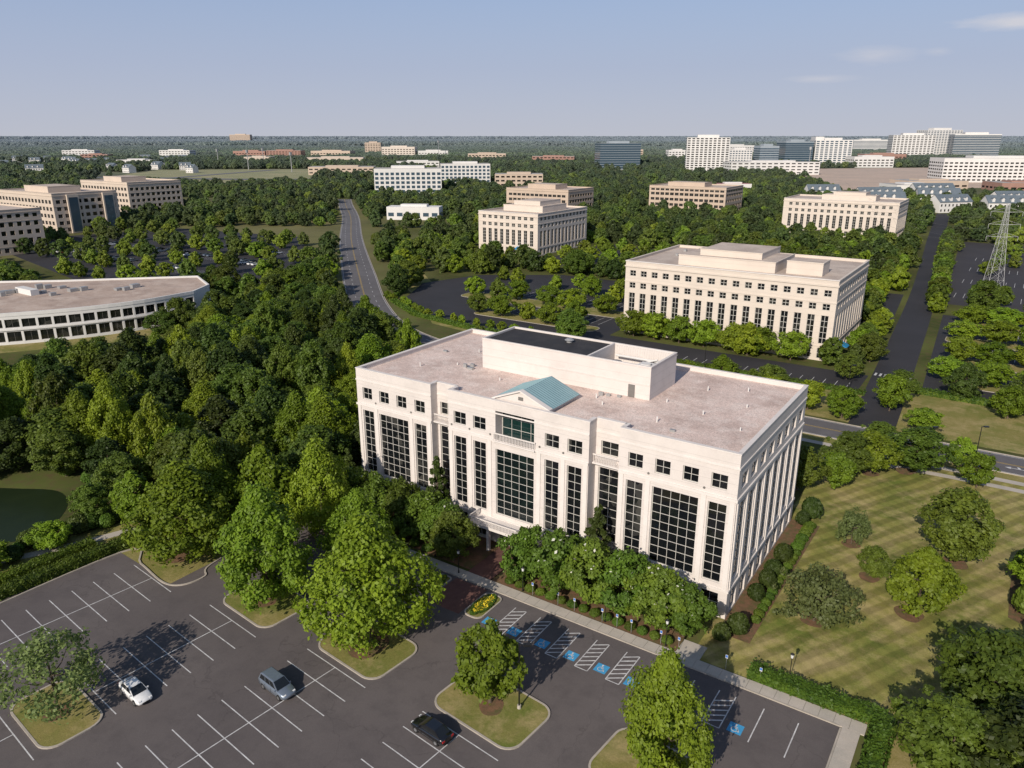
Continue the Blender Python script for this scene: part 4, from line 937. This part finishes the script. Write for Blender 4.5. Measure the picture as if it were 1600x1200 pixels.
P3=keep(jgrid(12,1000,1900)); P3=P3[clearing(P3,110,1.45)]
PP=np.vstack([P1,P2,P3]); ss=np.r_[s1,rng.uniform(.5,1.05,len(P2)),rng.uniform(.7,1.35,len(P3))]
ii=np.r_[i1,rng.choice(6,len(P2),p=[.3,.12,.22,.2,.06,.1]),rng.choice(6,len(P3),p=[.25,.08,.2,.15,.07,.25])]
scatter('woodland',PP,ss,ii,lib)
lib2=bpy.data.collections.new('canopy_library')
for i in range(4):
    n=46; C=[];Nn=[]
    for k in range(n):
        cx,cy=rng.uniform(-45,45,2); r=rng.uniform(4.5,8); hz=rng.uniform(3,8.5); m_=110
        dd=rng.normal(size=(m_,3)); dd/=np.linalg.norm(dd,axis=1)[:,None]; dd[:,2]=abs(dd[:,2])
        C.append(np.array([cx,cy,hz])+dd*r*np.array([1,1,.8])); nn=dd+rng.normal(size=(m_,3))*.45; Nn.append(nn/np.linalg.norm(nn,axis=1)[:,None])
    me=mesh_quads('canopy_patch',leaves(np.vstack(C),np.vstack(Nn),2.4),[L['far'] if i%2 else L['mid']]); o=bpy.data.objects.new('canopy_patch_%s'%'abcd'[i],me); lib2.objects.link(o)
P4=jgrid(58,1880,4200,.74); P5=jgrid(95,4200,9000,.74); P6=jgrid(190,9000,15000,.72); P4=keep(P4[clearing(P4,260,1.6)])
nP=len(P4)+len(P5)+len(P6)
scatter('distant_woodland',np.vstack([P4,P5,P6]),np.r_[rng.uniform(.7,1.1,len(P4)),rng.uniform(1.3,2.2,len(P5)),rng.uniform(2.4,4.2,len(P6))],rng.integers(0,4,nP),lib2)
# ---- shrubs and hedges
def boxhedge(name,P,w,h,label,size=.2,dens=42,cat_='hedge'):
    P=np.array(P,float); root=obj(name,None,None,(float(P[0][0]),float(P[0][1]),0),label=label,category=cat_); P=P-P[0]
    seg=np.diff(P,axis=0); Ls=np.linalg.norm(seg,axis=1); tot=Ls.sum(); n=int(tot*(w+2*h)*dens)
    s=rng.uniform(0,tot,n); cum=np.r_[0,np.cumsum(Ls)]; k=np.clip(np.searchsorted(cum,s)-1,0,len(Ls)-1); T_=seg[k]/Ls[k][:,None]; base=P[k]+T_*(s-cum[k])[:,None]; Nr=np.stack([-T_[:,1],T_[:,0]],1)
    q=rng.uniform(0,w+2*h,n); off=np.where(q<h,-w/2,np.where(q>w+h,w/2,q-h-w/2)); z=np.where(q<h,q,np.where(q>w+h,w+2*h-q,h))
    nr=np.where(q<h,-1,np.where(q>w+h,1,0)); wob=.10*np.sin(s*1.7)+.07*np.sin(s*4.1+1); off=off*(1+wob*.5); C=np.c_[base+Nr*off[:,None],z]
    C[:,2]*=1+wob*.6; C+=rng.normal(size=C.shape)*.08
    nn=np.c_[Nr*nr[:,None],(nr==0)*1.0]+rng.normal(size=(n,3))*.5; nn/=np.linalg.norm(nn,axis=1)[:,None]
    me=mesh_quads('foliage',leaves(C,nn,size),[L['hedge']]); obj('foliage',me,root)
    c=MB(); sweep(c,P,-w/2+.15,w/2-.15,0,h*.84,L['hedge']); obj('stems',c.mesh('stems'),root)
boxhedge('hedge',[(-80.5,-62),(-79.3,-46),(-78.6,-33),(-78,-25)],2.0,1.3,'long clipped green hedge along car park edge')
boxhedge('hedge',[(-83.8,-60),(-83.0,-46),(-82.4,-34)],1.8,1.1,'lower clipped hedge behind the car park hedge')
boxhedge('hedge',[(5.6,-8.2),(19.4,-8.2),(19.4,-24),(19.2,-40)],2.0,1.2,'clipped green hedge turning beside concrete path')
boxhedge('hedge',[(-70,101.5),(-2,101.5)],1.6,1.0,'low clipped hedge beside dark asphalt lot',.3,16)
boxhedge('hedge',[(7,110),(20,109.2),(60,108)],2.0,1.3,'long clipped hedge on lawn beside driveway',.3,16)
boxhedge('hedge',[(-180,146),(-165,119),(-142,105.5),(-112,100),(-80,101)],1.8,1.2,'curving clipped hedge around black car park',.35,14)
boxhedge('hedge',[(-2,34),(-12,36),(-60,36)],1.8,2,'dark hedge behind pale office building',.3,14)
boxhedge('hedge',[(-62,1),(-63.5,14),(-63.5,34)],1.6,1.4,'clipped hedge beside pale office end wall',.25,24)
def hm(w,h,l,n=900,size=.2):
    d=rng.normal(size=(n,3)); d/=np.linalg.norm(d,axis=1)[:,None]; d[:,2]=np.where(d[:,2]<-.4,-d[:,2],d[:,2])
    C=d*np.array([l/2,w/2,h/2])*(1+rng.uniform(-.1,.08,(n,1)))+np.array([0,0,h*.45]); nn=d+rng.normal(size=(n,3))*.5; nn/=np.linalg.norm(nn,axis=1)[:,None]
    return leaves(C,nn,size)
def core(r,h):
    ev=[];ef=[]
    for j in range(5):
        t=math.pi*(j+.5)/5
        for i in range(10): a=i*math.pi/5; ev.append((r*math.sin(t)*math.cos(a),r*math.sin(t)*math.sin(a),h*.45-h*.45*math.cos(t)*1))
    for j in range(4):
        for i in range(10): ef.append((j*10+i,j*10+(i+1)%10,(j+1)*10+(i+1)%10,(j+1)*10+i))
    ef.append(tuple(range(40,50))); return np.array(ev),ef
shr=mesh_quads('shrub',hm(2,1.9,2,1300,.2),[L['hedge']],None,core(.8,1.6)); shd=mesh_quads('shrub',hm(2,1.9,2,1300,.22),[L['dark']],None,core(.8,1.6))
def shrub(x,y,s,h=None,dark=False): 
    obj('shrub',shd if dark else shr,None,(x,y,0),rng.uniform(0,6),(s,s*rng.uniform(.85,1.15),h or s),label='dark rounded evergreen shrub beside office wall' if dark else 'rounded clipped green shrub in mulch bed',category='shrub',group='garden shrubs')
for x,y,s in ((2.2,-2.0,1.2),(2.2,10,1.1),(2.1,13,1.1),(2.4,33,1.5),(1.9,6.2,1.0),(2.2,17.5,1.2),(1.8,30,1.0),(1,-4.3,1.0)): shrub(x,y,s,s*1.25,True)
for k in range(14): shrub(3.3,1.5+k*1.45,.62,.5)
for k in range(6): shrub(3.0,22+k*1.5,.8,.6)
for k in range(15): shrub(-26.5+k*1.6,-8.3,.62,.5)
for k in range(8): shrub(-56+k*2.5,-8.0,.7,.55)
for k in range(46): shrub(-100+rng.uniform(-18,14),-22+rng.uniform(-4,8),rng.uniform(.6,1.5),None,rng.random()<.4)
for k in range(18): shrub(-88.5+rng.uniform(-2.5,2.5),-54+k*1.6,rng.uniform(.8,1.6),None,rng.random()<.4)
for k in range(12): shrub(-117+k*2.3,-46.5+rng.uniform(-1,1),rng.uniform(.8,1.4),None,rng.random()<.5)
for x,y,s in ((31.5,22,2.2),(34,29,2.4),(31,33,2.0),(40,24,2.4),(42,36,2.4),(12,86,2.2),(3,100,1.8)): shrub(x,y,s,s)
# flower beds
def flowerbed(x0,x1,y0,y1):
    root=obj('flower_bed',None,None,((x0+x1)/2,(y0+y1)/2,0),label='oval bed of yellow flowers edged with low green planting',category='flower bed')
    n=2200; a=rng.uniform(0,6.28,n); r=np.sqrt(rng.random(n)); C=np.c_[np.cos(a)*r*(x1-x0)/2*(1-.35*np.abs(np.sin(a))),np.sin(a)*r*(y1-y0)/2,.2+rng.uniform(0,.2,n)]
    nn=rng.normal(size=(n,3))*.4+np.array([0,0,1]); nn/=np.linalg.norm(nn,axis=1)[:,None]; mi=((r<.85)&(rng.random(n)<.42)).astype(np.int32)
    obj('planting',mesh_quads('planting',leaves(C,nn,.16),[L['hedge'],M['flower_y']],mi),root)
    g=MB(); P=rrect(x0-(x0+x1)/2,x1-(x0+x1)/2,y0-(y0+y1)/2,y1-(y0+y1)/2,.9 if x1-x0>2 else .5,5); g.poly([(x,y,.1) for x,y in P],M['lawn2']); obj('soil',g.mesh('soil'),root)
    k=MB(); P=rrect(x0-(x0+x1)/2-.2,x1-(x0+x1)/2+.2,y0-(y0+y1)/2-.2,y1-(y0+y1)/2+.2,1 if x1-x0>2 else .6,5); sweep(k,P,0,.18,0,.16,M['kerb'],True); obj('kerb_edging',k.mesh('kerb_edging'),root)
flowerbed(-27.6,-25.2,-17,-11.8); flowerbed(-35.4,-33.6,-15.5,-11.8)
# ------------------------------------------------------------------ vehicles
def carparts(kind):
    van=kind=='van'; p={}
    S=[(-2.3,.66,.46,.84),(-2.2,.80,.30,.97),(-1.8,.87,.22,1.0),(-.9,.90,.2,.98),(.4,.90,.2,.95),(1.2,.89,.2,.89),(1.85,.85,.22,.79),(2.18,.76,.28,.68),(2.32,.58,.38,.58)]
    if van: S=[(-2.35,.78,.42,1.0),(-2.28,.86,.28,1.06),(-1.8,.91,.22,1.08),(-.9,.93,.2,1.06),(.4,.93,.2,1.04),(1.2,.92,.2,1.0),(1.8,.89,.22,.92),(2.2,.80,.28,.80),(2.38,.60,.4,.66)]
    rings=[]
    for x,hw,a,b in S:
        h=[(0,a),(hw*.85,a),(hw,a+.12),(hw*1.01,(a+b)/2+.05),(hw*.97,b-.07),(hw*.84,b),(0,b+.035)]
        rings.append([(x,y,z) for y,z in h]+[(x,-y,z) for y,z in h[-2:0:-1]])
    p['S']=rings
    if van: g=dict(b0=-2.2,b1=1.25,zb=1.0,t0=-1.95,t1=.35,zt=1.66,wb=.84,wt=.68)
    else: g=dict(b0=-2.0,b1=1.2,zb=.92,t0=-1.15,t1=.25,zt=1.43,wb=.80,wt=.64)
    p['g']=g; return p
def carmeshes(kind,paint):
    c=carparts(kind); g=c['g']; out={}
    m=MB(); m.ring(c['S'],paint); out['body']=m.mesh('body',True)
    m=MB(); B=[(g['b0'],-g['wb'],g['zb']),(g['b1'],-g['wb'],g['zb']),(g['b1'],g['wb'],g['zb']),(g['b0'],g['wb'],g['zb'])]; Tt=[(g['t0'],-g['wt'],g['zt']),(g['t1'],-g['wt'],g['zt']),(g['t1'],g['wt'],g['zt']),(g['t0'],g['wt'],g['zt'])]
    mid=[(a[0]*.93+.0,a[1]*.86,a[2]+.05) for a in Tt]; m.ring([B,Tt,mid],paint); out['roof']=m.mesh('roof')
    def panel(a,b,c_,d,ins,nm,off):
        a,b,c_,d=map(Vector,(a,b,c_,d)); cen=(a+b+c_+d)/4; n_=(b-a).cross(d-a).normalized()*off
        q=[v.lerp(cen,ins)+n_ for v in (a,b,c_,d)]; mm=MB(); mm.poly(q,M['carglass']); return mm.mesh(nm)
    out['windscreen']=panel(B[1],B[2],Tt[2],Tt[1],.07,'windscreen',.014); out['rear_window']=panel(B[3],B[0],Tt[0],Tt[3],.10,'rear_window',.014)
    for sgn,nm in ((0,'r'),(1,'l')):
        mm=MB(); y=-1 if sgn==0 else 1
        def P(f,t):
            xb=g['b0']+(g['b1']-g['b0'])*f; xt=g['t0']+(g['t1']-g['t0'])*f; z=g['zb']+(g['zt']-g['zb'])*t; return (xb+(xt-xb)*t,y*(g['wb']+(g['wt']-g['wb'])*t+.012),z)
        for f0,f1 in (((.08,.50),(.53,.90)) if kind!='van' else ((.05,.34),(.37,.63),(.66,.92))):
            q=[P(f0,.14),P(f1,.14),P(f1,.88),P(f0,.88)]; mm.poly(q if y<0 else q[::-1],M['carglass'])
        out['side_window'+nm]=mm.mesh('side_window')
    t=MB(); t.tube((0,-.11,0),(0,.11,0),.33,.33,M['tyre'],18); out['tyre']=t.mesh('tyre'); r=MB(); r.tube((0,-.12,0),(0,.12,0),.2,.2,M['rim'],12); out['rim']=r.mesh('rim')
    h=MB(); h.ring([[(0,-.17,-.06),(0,.17,-.06),(0,.17,.07),(0,-.17,.07)],[(.14,-.12,-.05),(.14,.12,-.05),(.14,.12,.03),(.14,-.12,.03)]],M['lens']); out['headlight']=h.mesh('headlight')
    h=MB(); h.box(-.08,.06,-.16,.16,-.08,.1,M['red']); out['tail_light']=h.mesh('tail_light')
    h=MB(); h.ring([[(0,0,-.05),(.1,0,-.05),(.1,0,.08),(0,0,.08)],[(.02,.18,-.06),(.1,.18,-.06),(.1,.18,.1),(.02,.18,.1)]],paint); out['mirror']=h.mesh('mirror')
    d=MB()
    for f in (.10,.46,.80)if kind!='van' else (.05,.36,.66): 
        x=g['b0']+(g['b1']-g['b0'])*f
        for y in (-1,1): w_=.912 if kind!='van' else .943; d.box(x,x+.025,y*w_-.006,y*w_+.006,.35,g['zb']-.12,M['blackmetal'])
    d.box(-2.33,-2.2,-.5,.5,.3,.42,M['blackmetal']); d.box(2.2,2.34,-.4,.4,.36,.5,M['blackmetal']); out['trim']=d.mesh('trim')
    return out
def car(kind,paint,x,y,rz,label):
    ms=carmeshes(kind,paint); root=obj('parked_car',None,None,(x,y,.02),rz,label=label,category='car')
    for k in ('body','roof','windscreen','rear_window','trim'): obj(k,ms[k],root)
    obj('side_window',ms['side_windowr'],root); obj('side_window',ms['side_windowl'],root)
    w=.80 if kind!='van' else .83
    ar=MB(); ar.tube((0,-.105,0),(0,.105,0),.385,.385,M['blackmetal'],18); arm=ar.mesh('wheel_arch')
    for a in (-1.38,1.42):
        for b in (-w,w):
            e=obj('wheel',ms['tyre'],root,(a,b,.33)); obj('rim',ms['rim'],e); obj('wheel_arch',arm,root,(a,b*.985,.35))
    zz=.68 if kind!='van' else .78
    for b in (-.56,.56): obj('headlight',ms['headlight'],root,(2.12,b,zz)); obj('tail_light',ms['tail_light'],root,(-2.24,b*1.1,zz+.1))
    obj('mirror',ms['mirror'],root,(.85 if kind!='van' else .95,.84,.98)); obj('mirror',ms['mirror'],root,(.85 if kind!='van' else .95,-.84,.98),0,(1,-1,1))
    return root
car('sedan',M['carwhite'],-47.6,-48.2,th,'white sedan parked in marked stall')
car('van',M['cargrey'],-35.7,-39.2,th,'blue grey minivan parked in marked stall')
car('sedan',M['carblack'],-17.9,-34.8,th+math.pi,'black sedan parked beside grass island')
def minicar(paint):
    c=carparts('sedan'); g=c['g']; m=MB(); m.ring(c['S'],paint)
    B=[(g['b0'],-g['wb'],g['zb']),(g['b1'],-g['wb'],g['zb']),(g['b1'],g['wb'],g['zb']),(g['b0'],g['wb'],g['zb'])]; Tt=[(g['t0'],-g['wt'],g['zt']),(g['t1'],-g['wt'],g['zt']),(g['t1'],g['wt'],g['zt']),(g['t0'],g['wt'],g['zt'])]
    m.ring([B,Tt],M['carglass'],False); m.poly([(a,b,z+.02) for a,b,z in Tt],paint)
    for a in (-1.38,1.42):
        for b in (-.8,.8): m.tube((a,b-.11,.33),(a,b+.11,.33),.33,.33,M['tyre'],10)
    return m.mesh('small_car')
mc=[(minicar(M[k]),n) for k,n in (('carwhite','white'),('cargrey','grey'),('carblack','black'),('carred','red'))]
def mini(x,y,rz,grp):
    me,n=random.choices(mc,[4,3,3,.7])[0]; obj('parked_car',me,None,(x,y,.03),rz,label=n+' car parked in tree lined lot',category='car',group=grp)
for y in (112.6,117.5,142.6,147.5,172.6):
    for x in np.arange(-400,-262,2.9):
        if rng.random()<.30 and inpoly(np.array([[x,y]]),LOTH)[0]: mini(x+1.5,y,math.pi/2,'cars parked in the wooded lot')
for x,y,r_ in ((3,66,0.1),(22,133,1.57),(41,133,1.57),(-150,165,1.57)): mini(x,y,r_,'cars near the driveway')
for x in np.arange(10,100,3.0):
    for y in (242.6,277.6,312):
        if rng.random()<.12: mini(x,y,1.57,'cars in the far lot')
# ------------------------------------------------------------------ lamps & signs
def pole(x,y,h):
    root=obj('street_lamp',None,None,(x,y,.02),0.6,label='tall black street lamp with flat lamp head',category='street lamp',group='tall street lamps')
    a=MB(); a.tube((0,0,0),(0,0,.5),.22,.2,M['concrete'],12); a.tube((0,0,.5),(0,0,h),.09,.06,M['blackmetal'],10); obj('post',a.mesh('post'),root)
    a=MB(); a.box(0,.9,-.04,.04,h-.12,h-.04,M['blackmetal']); a.box(.4,1.2,-.22,.22,h-.16,h+.02,M['blackmetal']); obj('lamp_head',a.mesh('lamp_head'),root)
for x,y,h in ((-12.6,-27.0,8),(14.6,62.3,8.5),(22,67.5,8.5),(-5.5,100,7),(-40,100.5,7)): pole(x,y,h)
def lantern(x,y):
    root=obj('path_lamp',None,None,(x,y,.1),label='black lantern lamp post beside footpath',category='street lamp',group='lantern lamps')
    a=MB(); a.tube((0,0,0),(0,0,.4),.12,.09,M['blackmetal'],8); a.tube((0,0,.4),(0,0,3.0),.05,.04,M['blackmetal'],8); obj('post',a.mesh('post'),root)
    a=MB(); a.tube((0,0,3.0),(0,0,3.45),.13,.2,M['lens'],8); a.tube((0,0,3.45),(0,0,3.65),.24,.03,M['blackmetal'],8); obj('lantern',a.mesh('lantern'),root)
for x,y in ((-39,-8.7),(-33.6,-10.2),(-24,-8.9),(-12,-8.8),(9.6,-7),(-4,-8.9),(-48,-8.8)): lantern(x,y)
sp=MB(); sp.tube((0,0,0),(0,0,1.9),.025,.025,M['metal'],6); spm=sp.mesh('post'); sp=MB(); sp.box(-.14,.14,-.05,-.031,1.45,1.9,M['white']); sp.box(-.115,.115,-.056,-.051,1.56,1.87,M['signblue']); sfm=sp.mesh('sign_face')
for x in (-22.4,-18.6,-16.2,-12.3,-10.3,-8.4,-4.6,-2.4,3.2,7.0):
    r_=obj('parking_sign',None,None,(x,-9.0,.1),label='small blue and white accessible parking sign on post',category='sign',group='accessible parking signs'); obj('post',spm,r_); obj('sign_face',sfm,r_)
# ------------------------------------------------------------------ light, sky, camera
EL=rad(30); sdir=Vector((.09,-.996,0)).normalized()*math.cos(EL)+Vector((0,0,math.sin(EL)))
sl=bpy.data.lights.new('sun','SUN'); sl.energy=4.8; sl.angle=rad(.5); sl.color=(1,.905,.775)
so=bpy.data.objects.new('sun',sl); COL.objects.link(so); so.rotation_euler=(-sdir).to_track_quat('-Z','Y').to_euler()
wd_=bpy.data.worlds.new('World'); scene.world=wd_; wd_.use_nodes=True; nt=wd_.node_tree; bgn=nt.nodes['Background']
STR=.11
sky=N(nt,'ShaderNodeTexSky',sky_type='NISHITA'); sky.sun_disc=False; sky.sun_elevation=EL; sky.sun_rotation=rad(174.8); sky.air_density=1.0; sky.dust_density=1.0; sky.ozone_density=1.5; sky.altitude=200
tc=N(nt,'ShaderNodeTexCoord'); sx=N(nt,'ShaderNodeSeparateXYZ'); nt.links.new(tc.outputs['Generated'],sx.inputs[0])
col=sky.outputs[0]
# pale summer haze layer low in the sky
hz=lambda c: tuple(v/STR for v in c)
h1=mixc(nt,math_(nt,'POWER',ramp(nt,sx.outputs[2],0.0,.19),.8),hz((.505,.525,.605)),hz((.31,.405,.63)))
col=mixc(nt,math_(nt,'MULTIPLY',math_(nt,'SUBTRACT',1.0,ramp(nt,sx.outputs[2],.08,.55)),.95),col,h1)
for az,el_,wdt,hgt,st in ((-2.6,6.4,.075,.011,.62),(-10.2,4.9,.05,.012,.3),(-13.2,3.6,.055,.006,.28),(-6.5,5.0,.02,.006,.2)):
    a=rad(az); e=rad(el_); c=Vector((math.sin(a)*math.cos(e),math.cos(a)*math.cos(e),math.sin(e)))
    s=N(nt,'ShaderNodeVectorMath',operation='SUBTRACT'); nt.links.new(tc.outputs['Generated'],s.inputs[0]); s.inputs[1].default_value=c
    q=N(nt,'ShaderNodeVectorMath',operation='DIVIDE'); nt.links.new(s.outputs[0],q.inputs[0]); q.inputs[1].default_value=(wdt,wdt,hgt)
    ln=N(nt,'ShaderNodeVectorMath',operation='LENGTH'); nt.links.new(q.outputs[0],ln.inputs[0])
    g=math_(nt,'SUBTRACT',1.0,ln.outputs['Value']); 
    mp=N(nt,'ShaderNodeMapping'); mp.inputs['Scale'].default_value=(18,18,90); nt.links.new(tc.outputs['Generated'],mp.inputs['Vector'])
    nn=noise(nt,mp.outputs[0],1.2,6,.6); f=math_(nt,'MULTIPLY',ramp(nt,math_(nt,'ADD',g,math_(nt,'MULTIPLY',nn,1.1)),.65,1.5),st)
    col=mixc(nt,f,col,hz((.74,.70,.70)))
nt.links.new(col,bgn.inputs['Color']); bgn.inputs['Strength'].default_value=STR
cd=bpy.data.cameras.new('camera'); cd.lens=1180/1600*36; cd.sensor_width=36; cd.clip_end=60000; cd.clip_start=.5
co=bpy.data.objects.new('camera',cd); COL.objects.link(co); co.location=(22.737,-80.721,56.758); co.rotation_euler=(rad(90)-math.atan(387/1180),0,A_); scene.camera=co
scene.view_settings.view_transform='Standard'; scene.view_settings.look='None'; scene.view_settings.exposure=0
